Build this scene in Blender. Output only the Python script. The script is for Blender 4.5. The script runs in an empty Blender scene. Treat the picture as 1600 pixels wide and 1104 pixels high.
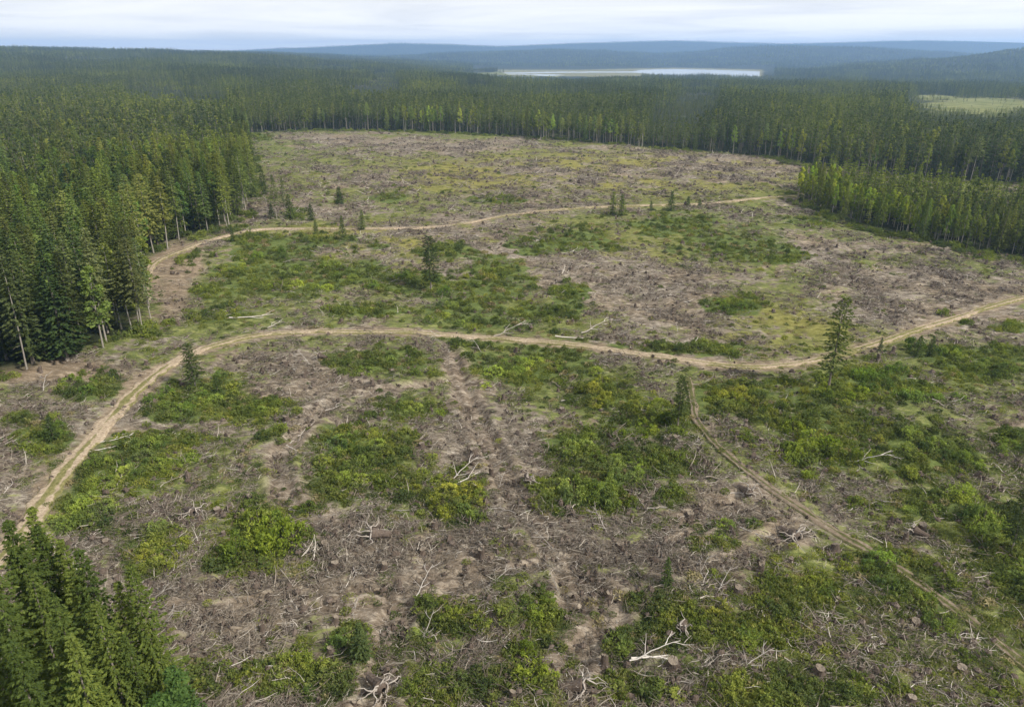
import bpy, math, random
import numpy as np
R = math.radians
random.seed(7)
rng = np.random.default_rng(11)
S = bpy.context.scene
COL = S.collection

# ------------------------------------------------------------------ camera
CAM_H, PITCH, FOV = 50.0, 22.46, 70.0
FP = 800 / math.tan(R(FOV / 2))            # focal length in photograph pixels (1600 wide)
cd = bpy.data.cameras.new("camera"); cam = bpy.data.objects.new("camera", cd); COL.objects.link(cam)
cd.sensor_width = 36; cd.angle = R(FOV); cd.clip_start = 0.5; cd.clip_end = 60000
cam.location = (0, 0, CAM_H); cam.rotation_euler = (R(90 - PITCH), 0, 0)
S.camera = cam

# ------------------------------------------------------------------ sky, sun, exposure
SUN_EL, SUN_AZ = 42.0, 118.0               # azimuth clockwise from +Y (view direction): to the right, slightly behind
w = bpy.data.worlds.new("World"); S.world = w; w.use_nodes = True
nt = w.node_tree; nt.nodes.clear(); N = nt.nodes.new; L = nt.links.new
out = N("ShaderNodeOutputWorld"); bg = N("ShaderNodeBackground"); bg.inputs[1].default_value = 0.1
sky = N("ShaderNodeTexSky"); sky.sky_type = 'NISHITA'; sky.sun_disc = False
sky.sun_elevation = R(SUN_EL); sky.sun_rotation = R(SUN_AZ); sky.altitude = 200
tc = N("ShaderNodeTexCoord"); sp = N("ShaderNodeSeparateXYZ"); L(tc.outputs["Generated"], sp.inputs[0])
def wmath(op, a, b=None, clamp=False):
    n = N("ShaderNodeMath"); n.operation = op; n.use_clamp = clamp
    for i, v in enumerate((a, b)):
        if v is None: continue
        if isinstance(v, (int, float)): n.inputs[i].default_value = v
        else: L(v, n.inputs[i])
    return n.outputs[0]
zc = wmath('MAXIMUM', sp.outputs[2], 0.0); den = wmath('ADD', zc, 0.045)
cb = N("ShaderNodeCombineXYZ")
L(wmath('DIVIDE', sp.outputs[0], den), cb.inputs[0]); L(wmath('DIVIDE', sp.outputs[1], den), cb.inputs[1])
cn = N("ShaderNodeTexNoise"); cn.inputs["Scale"].default_value = 0.26; cn.inputs["Detail"].default_value = 7; cn.inputs["Roughness"].default_value = 0.56; cn.inputs["Distortion"].default_value = 0.6
L(cb.outputs[0], cn.inputs["Vector"])
cr = N("ShaderNodeValToRGB"); e = cr.color_ramp.elements
e[0].position = 0.34; e[0].color = (0.69, 0.71, 0.745, 1); e[1].position = 0.60; e[1].color = (0.92, 0.92, 0.915, 1)
m_ = e.new(0.48); m_.color = (0.83, 0.84, 0.85, 1)
L(cn.outputs[0], cr.inputs[0])
sc8 = N("ShaderNodeVectorMath"); sc8.operation = 'SCALE'; L(wmath('MULTIPLY', 9.0, wmath('ADD', 1.0, wmath('MULTIPLY', 0.70, wmath('POWER', 2.718, wmath('MULTIPLY', zc, -28.0))))), sc8.inputs[3]); hz = N('ShaderNodeMixRGB'); hz.blend_type = 'MULTIPLY'; hz.inputs[2].default_value = (1.06, 1.0, .93, 1); L(wmath('POWER', 2.718, wmath('MULTIPLY', zc, -20.0)), hz.inputs[0]); L(cr.outputs[0], hz.inputs[1]); L(hz.outputs[0], sc8.inputs[0])
mx = N("ShaderNodeMixRGB"); mx.inputs[0].default_value = 0.96
L(sky.outputs[0], mx.inputs[1]); L(sc8.outputs[0], mx.inputs[2]); L(mx.outputs[0], bg.inputs[0]); L(bg.outputs[0], out.inputs[0])

sd = bpy.data.lights.new("sun", 'SUN'); sd.energy = 4.7; sd.angle = R(6); sd.color = (1.0, 0.95, 0.86)
sun = bpy.data.objects.new("sun", sd); COL.objects.link(sun)
sun.rotation_euler = (R(90 - SUN_EL), 0, R(180 - SUN_AZ))
S.view_settings.view_transform = 'Standard'; S.view_settings.look = 'None'
S.view_settings.exposure = 0.33; S.view_settings.gamma = 1; S.view_settings.use_curve_mapping = False
S.render.engine = 'CYCLES'
cy = S.cycles
cy.max_bounces = 4; cy.diffuse_bounces = 2; cy.glossy_bounces = 2; cy.transmission_bounces = 2; cy.transparent_max_bounces = 4
cy.volume_bounces = 1; cy.use_denoising = True; cy.use_adaptive_sampling = True; cy.adaptive_threshold = 0.02
cy.caustics_reflective = False; cy.caustics_refractive = False; cy.sample_clamp_indirect = 5

# ------------------------------------------------------------------ small maths
CP, SP_ = math.cos(R(PITCH)), math.sin(R(PITCH))
def smooth(a, b, x):
    t = np.clip((x - a) / (b - a), 0, 1); return t * t * (3 - 2 * t)
def _hash(ix, iy, seed):
    n = (ix.astype(np.int64) * 374761393 + iy.astype(np.int64) * 668265263 + seed * 974634777) & 0x7fffffff
    n = ((n ^ (n >> 13)) * 1274126177) & 0x7fffffff
    return ((n ^ (n >> 16)) & 0xffff) / 65535.0
def vnoise(x, y, seed=0):
    x = np.asarray(x, float); y = np.asarray(y, float)
    ix, iy = np.floor(x), np.floor(y); fx, fy = x - ix, y - iy
    fx = fx * fx * (3 - 2 * fx); fy = fy * fy * (3 - 2 * fy)
    a = _hash(ix, iy, seed); b = _hash(ix + 1, iy, seed); c = _hash(ix, iy + 1, seed); d = _hash(ix + 1, iy + 1, seed)
    return (a * (1 - fx) + b * fx) * (1 - fy) + (c * (1 - fx) + d * fx) * fy
def fbm(x, y, seed=0, o=4):
    s = 0; a = 0.5; tot = 0
    for i in range(o):
        s = s + a * vnoise(x * 2 ** i, y * 2 ** i, seed + i * 17); tot += a; a *= 0.5
    return s / tot
def project(x, y, z):
    dz = z - CAM_H; dep = y * CP - dz * SP_
    dep = np.where(dep < 0.5, 0.5, dep)
    return 800 + FP * x / dep, 552 - FP * (y * SP_ + dz * CP) / dep
# far ridges: (distance, near width, far width, [(photo column, photo row of the crest)])
RIDGES = [
    (9000, 1500, 2500, [(-200, 92), (300, 82), (400, 77), (500, 73), (620, 67), (700, 69), (780, 72), (900, 67), (1050, 63), (1150, 66), (1220, 68), (1300, 66), (1400, 63), (1500, 63), (1600, 66), (1800, 70)]),
    (5600, 900, 1200, [(-200, 100), (500, 100), (600, 88), (700, 82), (800, 79), (870, 76), (960, 79), (1030, 83), (1090, 80), (1150, 73), (1240, 71), (1350, 73), (1450, 79), (1600, 86), (1800, 90)]),
    (3300, 620, 900, [(-200, 140), (1100, 128), (1170, 121), (1250, 108), (1350, 99), (1450, 92), (1530, 84), (1600, 75), (1750, 64), (2000, 66)]),
]
def hL(x, y):
    x = np.asarray(x, float); y = np.asarray(y, float)
    yy = np.maximum(y, 60.0); r = np.hypot(x, y); a = np.clip(x / yy, -1.3, 1.3); px = a * 1236 + 800
    base = -30 * smooth(600, 2300, r) * smooth(-200, 200, y)
    z = base + np.interp(a, [-1.3, -.65, -.32, -.15, -.04, .08], [100, 81, 60, 32, 8, 0]) * smooth(430, 2500, y)
    for rc, wn, wf, pts in RIDGES:
        cy_ = np.interp(px, [p[0] for p in pts], [p[1] for p in pts])
        zt = CAM_H + rc * 7.48e-4 * (80 - cy_) - 13
        wob = 1 + 0.25 * (fbm(a * 9, a * 0 + rc, 5, 3) - 0.5)
        g = np.exp(-(np.where(y < rc, (rc - y) / (wn * wob), (y - rc) / wf)) ** 2)
        und = (fbm(x / 700, y / 700, 31, 3) - 0.5) * 40 * g * (1 - g) * 4
        zz = base + np.maximum(zt - base, 0) * g + und
        z = np.maximum(z, zz) if rc < 6000 else np.maximum(z, zz)
    far = smooth(600, 1500, r)
    z = z + far * (fbm(x / 380, y / 300, 44, 3) - 0.5) * 16 * (1 - smooth(2000, 2600, y) * (np.abs(a - .15) < .35))
    return z
def G(px, py, zoff=0.0):
    """ground point seen at a photo pixel (zoff = metres above the ground)"""
    u, v = (px - 800) / FP, (552 - py) / FP
    dx, dy, dz = u, v * SP_ + CP, v * CP - SP_
    t = (zoff - CAM_H) / min(dz, -1e-3)
    for _ in range(12):
        t = (float(hL(dx * t, dy * t)) + zoff - CAM_H) / min(dz, -1e-3)
    return dx * t, dy * t

# ------------------------------------------------------------------ lie of the land, read off the photograph
def spline(pts, n=24):
    P_ = np.array(pts, float); P_ = np.vstack([2 * P_[0] - P_[1], P_, 2 * P_[-1] - P_[-2]]); o = []
    for i in range(1, len(P_) - 2):
        t = np.linspace(0, 1, n, endpoint=False)[:, None]; p0, p1, p2, p3 = P_[i - 1:i + 3]
        o.append(0.5 * ((2 * p1) + (-p0 + p2) * t + (2 * p0 - 5 * p1 + 4 * p2 - p3) * t ** 2 + (-p0 + 3 * p1 - 3 * p2 + p3) * t ** 3))
    o.append(P_[-2][None]); return np.vstack(o)
def resample(P_, step):
    d = np.r_[0, np.cumsum(np.hypot(*np.diff(P_, axis=0).T))]; s = np.arange(0, d[-1], step)
    return np.c_[np.interp(s, d, P_[:, 0]), np.interp(s, d, P_[:, 1])]
TRACKS = {
    'main': (4.3, [(-90, 960), (-20, 885), (20, 838), (60, 785), (95, 740), (140, 690), (175, 650), (215, 610), (262, 573), (320, 546), (400, 527), (480, 521), (560, 519), (640, 517), (720, 520), (800, 525), (880, 533), (950, 543), (1030, 555), (1100, 566), (1170, 572), (1240, 567), (1300, 555), (1380, 535), (1460, 507), (1540, 483), (1600, 466), (1700, 445)]),
    'upper': (3.6, [(225, 470), (235, 425), (270, 402), (330, 377), (400, 359), (480, 357), (560, 357), (640, 356), (720, 350), (800, 338), (880, 330), (960, 323), (1050, 320), (1140, 316), (1235, 309), (1262, 302)]),
    'trail': (3.0, [(1075, 590), (1082, 630), (1090, 660), (1130, 710), (1200, 765), (1290, 822), (1400, 882), (1500, 950), (1600, 1022), (1760, 1130)]),
}
SKIDS = [(3.2, [(700, 535), (715, 590), (745, 650), (770, 700), (800, 760), (850, 840), (890, 900), (900, 960)]), (2.6, [(560, 600), (500, 640), (450, 690), (440, 750), (470, 800), (560, 850)]), (3.4, [(250, 960), (350, 960), (480, 935), (620, 930), (760, 900), (880, 870), (1000, 865), (1120, 800), (1210, 770)]), (2.4, [(480, 600), (560, 608), (640, 600), (700, 590), (760, 600)]), (3.0, [(640, 930), (610, 990), (600, 1060), (580, 1120)]), (2.6, [(900, 900), (960, 960), (900, 1030), (890, 1110)]), (2.6, [(1240, 830), (1150, 880), (1030, 890)])]
TR = {k: (wd, resample(spline([G(*p) for p in pts]), 0.5)) for k, (wd, pts) in TRACKS.items()}
TR.update({f'skid{i}': (wd, resample(spline([G(*p) for p in pts]), .5)) for i, (wd, pts) in enumerate(SKIDS)})
SK_ALL = tuple(f'skid{i}' for i in range(len(SKIDS)))
def track_dist(x, y, keys=('main', 'upper', 'trail')):
    """signed room to the nearest track's edge (negative = on it)"""
    x = np.asarray(x, float).ravel(); y = np.asarray(y, float).ravel(); o = np.full(x.shape, 1e3)
    near = np.nonzero((y > 20) & (y < 340) & (np.abs(x) < 320))[0]
    for k in keys:
        wd, P_ = TR[k]; P_ = P_[::3]
        for i in range(0, len(near), 20000):
            j = near[i:i + 20000]
            d = np.sqrt(((x[j, None] - P_[None, :, 0]) ** 2 + (y[j, None] - P_[None, :, 1]) ** 2).min(1)) - wd / 2
            o[j] = np.minimum(o[j], d)
    return o
def ground_h(x, y, td=None):
    sh = np.shape(x); x = np.asarray(x, float).ravel(); y = np.asarray(y, float).ravel()
    r = np.hypot(x, y)
    if td is None: td = track_dist(x, y)
    mic = ((fbm(x / 9, y / 9, 1, 4) - 0.5) * 1.3 + (fbm(x / 2.6, y / 2.6, 14, 2) - .5) * .95 + (fbm(x / 45, y / 45, 2, 3) - 0.5) * 2.6 + (vnoise(x / 1.3, y / 1.3, 9) - .5) * .22) * (1 - smooth(500, 800, r))
    k = smooth(-0.6, 3.5, td)
    sk = track_dist(x, y, SK_ALL)
    mic = mic - .48 * np.exp(-((sk + .55) / .5) ** 2) + .30 * np.exp(-((sk - .7) / .6) ** 2)
    z = hL(x, y) + (fbm(x / 45, y / 45, 2, 3) - 0.5) * 2.6 * (1 - smooth(500, 800, r)) * (1 - k) + mic * k
    return z.reshape(sh) if sh else float(z[0])
def inpoly(px, py, poly):
    r = np.zeros(np.shape(px), bool); n = len(poly)
    for i in range(n):
        x1, y1 = poly[i]; x2, y2 = poly[(i + 1) % n]
        c = ((y1 > py) != (y2 > py))
        r ^= c & (px < (x2 - x1) * (py - y1) / ((y2 - y1) if y2 != y1 else 1e-9) + x1)
    return r
LEFT_EDGE = [(-900, 900), (-300, 690), (0, 602), (60, 579), (150, 550), (210, 531), (250, 513), (240, 480), (222, 440), (250, 397), (305, 368), (365, 359), (388, 335), (398, 300), (392, 255), (385, 215), (400, 207)]
FAR_EDGE = [(400, 207), (500, 203), (600, 205), (700, 208), (800, 213), (900, 222), (1000, 230), (1100, 236), (1200, 246), (1280, 260), (1400, 276), (1500, 283), (1600, 289), (1900, 315), (2600, 380)]
FOREST = LEFT_EDGE + FAR_EDGE[1:] + [(2600, -4000), (-9000, -4000), (-9000, 900)]
RIGHT_WOOD = [(1242, 306), (1262, 320), (1300, 337), (1400, 366), (1500, 388), (1600, 402), (1850, 440), (1850, 380), (1600, 338), (1450, 315), (1330, 298), (1262, 292)]
# glades and pale fields beyond the far trees (photo pixels of the ground)
GLADES = [(1540, 164, 110, 13), (1460, 152, 50, 5), (880, 116, 130, 4), (1560, 293, 110, 9)]
YOUNG = [(1090, 152, 36, 9), (1060, 168, 46, 7), (240, 142, 50, 7), (310, 151, 50, 6), (600, 128, 26, 7), (575, 136, 40, 4), (1020, 148, 40, 5), (1290, 178, 50, 6), (870, 166, 50, 5), (180, 105, 120, 6), (480, 118, 90, 5), (560, 150, 60, 5), (1180, 195, 90, 5), (740, 150, 40, 5)]   # stands of young pale trees
# thickets in the clearing: column, row, half width, half height (photo pixels), bush height m, tint
PATCH = [
    (190, 735, 95, 45, 2.2, 'g'), (130, 800, 58, 40, 2.4, 'g'), (255, 730, 40, 25, 2.0, 'g'), (60, 692, 42, 20, 1.6, 'd'), (85, 672, 14, 24, 2.8, 'd'), (142, 606, 46, 20, 1.8, 'd'), (30, 655, 30, 12, 1.0, 'g'),
    (330, 612, 75, 26, 2.0, 'd'), (400, 640, 60, 20, 1.6, 'g'), (285, 640, 45, 18, 1.6, 'g'), (265, 690, 60, 14, 1.2, 'd'), (235, 862, 52, 36, 2.2, 'o'), (215, 832, 30, 14, 1.6, 'g'), (435, 680, 26, 12, .9, 'g'),
    (425, 845, 56, 44, 3.6, 'y'), (365, 870, 36, 26, 2.2, 'o'), (455, 790, 40, 20, 1.2, 'y'), (560, 720, 72, 48, 2.0, 'g'), (525, 690, 40, 26, 1.5, 'd'), (600, 705, 30, 30, 1.6, 'o'), (705, 782, 66, 36, 2.0, 'o'), (650, 768, 40, 22, 1.6, 'o'), (725, 800, 34, 24, 2.0, 'g'),
    (630, 640, 52, 20, 1.5, 'g'), (600, 565, 72, 22, 1.7, 'l'), (535, 562, 30, 12, 1.0, 'g'), (825, 567, 90, 31, 1.8, 'l'), (730, 533, 46, 9, 1.2, 'g'), (945, 622, 62, 24, 2.2, 'o'), (1010, 660, 74, 32, 2.3, 'y'), (915, 705, 60, 34, 2.0, 'g'),
    (960, 765, 66, 40, 2.6, 'g'), (1010, 725, 80, 28, 1.6, 'l'), (880, 770, 48, 30, 1.4, 'o'), (1045, 775, 34, 14, 1.1, 'g'), (1145, 622, 54, 28, 1.6, 'o'), (1225, 645, 86, 42, 2.0, 'o'), (1265, 705, 62, 38, 2.6, 'y'), (1310, 612, 52, 26, 2.0, 'y'), (1375, 590, 50, 18, 2.4, 'd'),
    (1420, 612, 64, 18, 2.0, 'd'), (1455, 705, 92, 38, 2.2, 'g'), (1360, 670, 50, 22, 1.5, 'o'), (1540, 575, 66, 18, 2.2, 'g'), (1468, 553, 44, 13, 2.4, 'd'), (1560, 548, 50, 8, 1.5, 'g'), (1560, 840, 46, 58, 3.2, 'g'), (1590, 900, 44, 40, 2.6, 'd'), (1530, 820, 30, 18, 1.8, 'd'), (1440, 930, 52, 40, 2.0, 'g'), (1375, 880, 46, 20, 1.8, 'd'),
    (1580, 690, 40, 16, 1.5, 'd'), (1440, 790, 60, 20, 1.1, 'g'), (1335, 790, 40, 16, 1.1, 'g'), (1115, 842, 48, 22, 1.4, 'l'), (1175, 820, 28, 9, 1.0, 'g'), (1070, 970, 92, 32, 1.7, 'o'), (985, 948, 46, 20, 1.4, 'o'), (1185, 990, 56, 22, 1.5, 'g'), (1250, 925, 60, 20, 1.2, 'g'),
    (840, 960, 42, 30, 1.6, 'y'), (835, 1040, 40, 50, 2.0, 'y'), (720, 1078, 76, 28, 1.8, 'g'), (965, 1006, 26, 26, 1.8, 'g'), (560, 1002, 30, 24, 2.4, 'd'), (455, 1070, 70, 26, 1.7, 'd'), (350, 1060, 60, 22, 1.4, 'o'), (1200, 1080, 86, 26, 1.7, 'o'), (1330, 1085, 60, 22, 1.4, 'g'), (980, 1080, 50, 20, 1.7, 'd'), (720, 960, 80, 26, .8, 'o'), (630, 1000, 30, 20, 0.9, 'g'),
    (470, 425, 98, 26, 2.6, 'g'), (440, 400, 60, 22, 2.4, 'd'), (560, 430, 70, 20, 2.2, 'g'), (640, 440, 100, 18, 2.2, 'd'), (440, 452, 70, 14, 2.0, 'l'), (770, 440, 66, 32, 1.9, 'o'), (745, 492, 74, 22, 1.8, 'g'), (850, 487, 62, 22, 1.4, 'o'), (700, 395, 44, 14, 1.5, 'o'), (500, 380, 80, 12, 1.2, 'y'), (570, 485, 60, 9, 0.9, 'g'), (880, 460, 36, 14, 1., 'y'),
    (1130, 385, 84, 25, 2.0, 'g'), (1055, 352, 70, 16, 1.8, 'l'), (1205, 400, 44, 10, 1.4, 'g'), (880, 375, 80, 20, .8, 'o'), (1150, 476, 44, 15, 1.7, 'g'), (345, 487, 30, 17, 1.6, 'd'), (305, 408, 22, 12, 1.8, 'd'), (360, 430, 34, 16, 1.5, 'g'), (400, 375, 34, 9, 1.2, 'g'), (460, 335, 18, 8, 1.8, 'y'), (320, 455, 20, 12, 1.0, 'g'),
    (780, 312, 40, 6, 1.3, 'g'), (1270, 345, 40, 10, 1.2, 'g'), (1500, 500, 24, 8, 1.6, 'd'), (1575, 512, 30, 8, 1.4, 'd'), (400, 215, 24, 6, 2.0, 'g'), (1010, 545, 60, 8, 1.0, 'o'), (1120, 545, 60, 9, 0.8, 'y'), (610, 310, 26, 6, 1.0, 'd'), (395, 250, 12, 14, 2.0, 'd'),
]
PA = np.array([p[:4] for p in PATCH], float)
def masks(x, y, z, td):
    px, py = project(x, y, z)
    n1 = fbm(x / 7, y / 7, 61, 4); n2 = fbm(x / 28, y / 28, 71, 4); n3 = fbm(x / 2.2, y / 2.2, 81, 3)
    forest = inpoly(px, py, FOREST) & (y > 5); rw = inpoly(px, py, RIGHT_WOOD) & (y > 5)
    veg = np.zeros(x.shape); near = np.nonzero((y > 10) & (y < 700))[0]
    for i in range(0, len(near), 40000):
        j = near[i:i + 40000]
        q = ((px[j, None] - PA[None, :, 0]) / (PA[None, :, 2] * 1.12)) ** 2 + ((py[j, None] - PA[None, :, 1]) / (PA[None, :, 3] * 1.12)) ** 2
        veg[j] = q.min(1)
    veg = np.where((y > 10) & (y < 700), 1 - smooth(0.35, 1.6, veg + (n1 - 0.5) * 3.0), 0)
    # loose green: little close by, more and yellower towards the far side of the clearing
    grass = np.clip(0.42 + 0.06 * smooth(90, 230, y) + (n2 - 0.5) * 1.5 + (n1 - 0.5) * 1.2 + 0.12 * smooth(850, 1500, px) * smooth(500, 800, py), 0, 1)
    skid = 1 - smooth(-1.0, 2.2, track_dist(x, y, SK_ALL) + (n1 - .5) * 5)
    veg = veg * (1 - .75 * skid); grass = grass * (1 - .8 * skid)
    def blob(cx, cy, rx, ry): return np.exp(-((px - cx) / rx) ** 2 - ((py - cy) / ry) ** 2)
    grey = blob(1030, 440, 170, 50) + blob(600, 225, 160, 14) + blob(1180, 255, 160, 14) + blob(780, 690, 60, 110) + blob(700, 880, 330, 55) + blob(450, 950, 180, 50) + blob(470, 640, 60, 90) + blob(1230, 810, 120, 40) + .7 * blob(1450, 470, 120, 40) + blob(1020, 860, 160, 30)
    grass = np.clip(grass - 0.5 * np.clip(grey, 0, 1), 0, 1)
    yel = blob(850, 280, 330, 30) + blob(800, 400, 260, 50) + blob(1180, 510, 200, 40) + blob(560, 370, 150, 20) + blob(1000, 260, 300, 30)
    yel = yel * smooth(.35, .6, n2 * .5 + n1 * .5)
    soil = blob(90, 580, 130, 26) + blob(280, 410, 50, 40) + blob(270, 470, 30, 30) * .7 + blob(1240, 820, 70, 30) * .5 + .6 * (1 - smooth(-.6, 1.4, track_dist(x, y, ('main', 'upper')) + (n3 - .5) * 3))
    grass = grass * (1 - .85 * np.clip(soil, 0, 1))
    meadow = np.zeros(x.shape)
    for cx, cyy, rx, ry in GLADES: meadow = np.maximum(meadow, blob(cx, cyy, rx, ry))
    meadow = smooth(0.3, 0.6, meadow + (n2 - 0.5) * 1.1) * forest
    beyond = inpoly(px, py, [(1262, 292), (1850, 380), (2600, 380), (1900, 315), (1500, 283), (1280, 260)])
    return dict(px=px, py=py, forest=forest, rw=rw, veg=veg, grass=grass, yel=np.clip(yel, 0, 1), soil=np.clip(soil, 0, 1), meadow=meadow, skid=skid, n1=n1, n2=n2, grey=np.clip(grey, 0, 1), beyond=beyond)

# ------------------------------------------------------------------ mesh helpers
def build(name, V, Q, mats, mi=None, smooth_=False):
    V = np.asarray(V, np.float32); Q = np.asarray(Q, np.int32)
    me = bpy.data.meshes.new(name); me.vertices.add(len(V)); me.vertices.foreach_set("co", V.ravel())
    k = Q.shape[1]; me.loops.add(Q.size); me.loops.foreach_set("vertex_index", Q.ravel())
    me.polygons.add(len(Q)); me.polygons.foreach_set("loop_start", np.arange(0, Q.size, k, dtype=np.int32))
    for m in (mats if isinstance(mats, (list, tuple)) else [mats]): me.materials.append(m)
    if mi is not None: me.polygons.foreach_set("material_index", np.asarray(mi, np.int32))
    me.polygons.foreach_set("use_smooth", np.full(len(Q), smooth_, bool))
    me.update(calc_edges=True); return me
def attr(me, name, v):
    a = me.attributes.new(name, 'FLOAT', 'POINT'); a.data.foreach_set("value", np.asarray(v, np.float32))
class MB:
    def __init__(s): s.V = []; s.Q = []; s.M = []; s.n = 0
    def add(s, V, Q, m=0):
        V = np.asarray(V, float); Q = np.asarray(Q, int); s.V.append(V); s.Q.append(Q + s.n); s.M.append(np.full(len(Q), m)); s.n += len(V)
    def leaves(s, c, d, side, ln, wd, m=0):
        c = np.asarray(c); d = d / (np.linalg.norm(d, axis=1, keepdims=True) + 1e-9)
        side = side - d * (side * d).sum(1, keepdims=True); side = side / (np.linalg.norm(side, axis=1, keepdims=True) + 1e-9)
        ln = np.broadcast_to(ln, len(c))[:, None]; wd = np.broadcast_to(wd, len(c))[:, None]
        V = np.stack([c - d * ln * .5, c + side * wd * .5 + d * ln * .02, c + d * ln * .5, c - side * wd * .5 - d * ln * .05], 1).reshape(-1, 3)
        s.add(V, np.arange(len(V)).reshape(-1, 4), m)
    def tube(s, P_, rad, k=5, m=0):
        P_ = np.asarray(P_, float); n = len(P_); rad = np.broadcast_to(rad, n)
        t = np.gradient(P_, axis=0); t /= np.linalg.norm(t, axis=1, keepdims=True) + 1e-9
        up = np.where(np.abs(t[:, 2:3]) > 0.9, [[1., 0, 0]], [[0, 0, 1.]]); a = np.cross(t, up); a /= np.linalg.norm(a, axis=1, keepdims=True) + 1e-9; b = np.cross(t, a)
        th = np.arange(k) * 2 * np.pi / k
        V = (P_[:, None] + rad[:, None, None] * (np.cos(th)[None, :, None] * a[:, None] + np.sin(th)[None, :, None] * b[:, None])).reshape(-1, 3)
        i = np.arange(n - 1)[:, None] * k; j = np.arange(k)[None]; j2 = (j + 1) % k
        Q = np.stack([i + j, i + j2, i + k + j2, i + k + j], -1).reshape(-1, 4)
        s.add(V, Q, m)
    def mesh(s, name, mats, smooth_=False):
        return build(name, np.vstack(s.V), np.vstack(s.Q), mats, np.concatenate(s.M), smooth_)

# ------------------------------------------------------------------ materials
def mat(name):
    m = bpy.data.materials.new(name); m.use_nodes = True; m.node_tree.nodes.clear(); return m, m.node_tree
class NT:
    def __init__(s, nt): s.nt = nt
    def n(s, t, **kw):
        x = s.nt.nodes.new("ShaderNode" + t)
        for k, v in kw.items(): setattr(x, k, v)
        return x
    def l(s, a, b): s.nt.links.new(a, b)
    def inp(s, sock, v):
        if isinstance(v, (int, float)): sock.default_value = v
        elif isinstance(v, (tuple, list)): sock.default_value = (*v, 1) if len(v) == 3 and sock.type == 'RGBA' else v
        else: s.l(v, sock)
    def math(s, op, a, b=0.0, clamp=False):
        x = s.n("Math", operation=op, use_clamp=clamp); s.inp(x.inputs[0], a); s.inp(x.inputs[1], b); return x.outputs[0]
    def mix(s, f, a, b, mode='MIX'):
        x = s.n("MixRGB", blend_type=mode); s.inp(x.inputs[0], f); s.inp(x.inputs[1], a); s.inp(x.inputs[2], b); return x.outputs[0]
    def noise(s, vec, scale, detail=4, rough=0.55, dist=0.0):
        x = s.n("TexNoise"); x.inputs["Scale"].default_value = scale; x.inputs["Detail"].default_value = detail; x.inputs["Roughness"].default_value = rough; x.inputs["Distortion"].default_value = dist
        if vec is not None: s.l(vec, x.inputs["Vector"])
        return x.outputs[0]
    def ramp(s, f, stops):
        x = s.n("ValToRGB"); e = x.color_ramp.elements; s.l(f, x.inputs[0])
        e[0].position, e[0].color = stops[0][0], (*stops[0][1], 1); e[1].position, e[1].color = stops[-1][0], (*stops[-1][1], 1)
        for p, c in stops[1:-1]: q = e.new(p); q.color = (*c, 1)
        return x.outputs[0]
    def step(s, f, a, b):
        x = s.n("MapRange", interpolation_type='SMOOTHSTEP'); s.l(f, x.inputs[0]); x.inputs[1].default_value = a; x.inputs[2].default_value = b; return x.outputs[0]
def leaf_mat(name, a, b, c, trans=0.3, patch=None):
    m, t = mat(name); k = NT(t); o = k.n("OutputMaterial"); oi = k.n("ObjectInfo"); ge = k.n("NewGeometry")
    isl = ge.outputs["Random Per Island"]
    f = k.math('ADD', k.math('MULTIPLY', oi.outputs["Random"], 0.55), k.math('MULTIPLY', isl, 0.45))
    col = k.ramp(f, [(0.1, a), (0.5, b), (0.92, c)])
    if patch:
        ps = k.noise(ge.outputs["Position"], patch, 2)
        pb = k.noise(ge.outputs["Position"], patch * .35, 3)
        col = k.mix(k.step(ps, .40, .60), k.mix(1.0, col, (.86, .88, .95), 'MULTIPLY'), k.mix(1.0, col, (1.28, 1.25, .95), 'MULTIPLY'))
        col = k.mix(k.step(pb, .40, .62), k.mix(1.0, col, (.82, .84, .9), 'MULTIPLY'), k.mix(1.0, col, (1.25, 1.22, 1.0), 'MULTIPLY'))
    col = k.mix(1.0, col, oi.outputs["Color"], 'MULTIPLY')
    d = k.n("BsdfDiffuse"); k.l(col, d.inputs[0]); tr = k.n("BsdfTranslucent"); k.l(k.mix(1.0, col, (1.1, 1.25, .6), 'MULTIPLY'), tr.inputs[0])
    ms = k.n("MixShader"); ms.inputs[0].default_value = trans; k.l(d.outputs[0], ms.inputs[1]); k.l(tr.outputs[0], ms.inputs[2]); k.l(ms.outputs[0], o.inputs[0]); return m
def wood_mat(name, stops, scale=(14, 14, 2.0), bump=0.4, rnd=0.5):
    m, t = mat(name); k = NT(t); o = k.n("OutputMaterial"); b = k.n("BsdfPrincipled"); b.inputs["Roughness"].default_value = 0.92; b.inputs["Specular IOR Level"].default_value = 0.15
    tc = k.n("TexCoord"); mp = k.n("Mapping"); mp.inputs["Scale"].default_value = scale; k.l(tc.outputs["Object"], mp.inputs[0])
    ge = k.n("NewGeometry"); oi = k.n("ObjectInfo")
    nz = k.noise(mp.outputs[0], 1.0, 5, 0.6)
    f = k.math('ADD', k.math('MULTIPLY', nz, 1 - rnd), k.math('MULTIPLY', k.math('ADD', k.math('MULTIPLY', ge.outputs["Random Per Island"], .7), k.math('MULTIPLY', oi.outputs["Random"], .3)), rnd))
    col = k.mix(1.0, k.ramp(f, stops), oi.outputs["Color"], 'MULTIPLY'); k.l(col, b.inputs["Base Color"])
    bu = k.n("Bump"); bu.inputs["Strength"].default_value = bump; bu.inputs["Distance"].default_value = 0.05; k.l(nz, bu.inputs["Height"]); k.l(bu.outputs[0], b.inputs["Normal"])
    k.l(b.outputs[0], o.inputs[0]); return m
M_SPRUCE = leaf_mat("spruce_needles", (.050, .070, .026), (.086, .112, .037), (.165, .188, .056), .33, .012)
M_PINE = leaf_mat("pine_needles", (.066, .086, .033), (.106, .128, .047), (.18, .198, .070), .35, .012)
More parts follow.
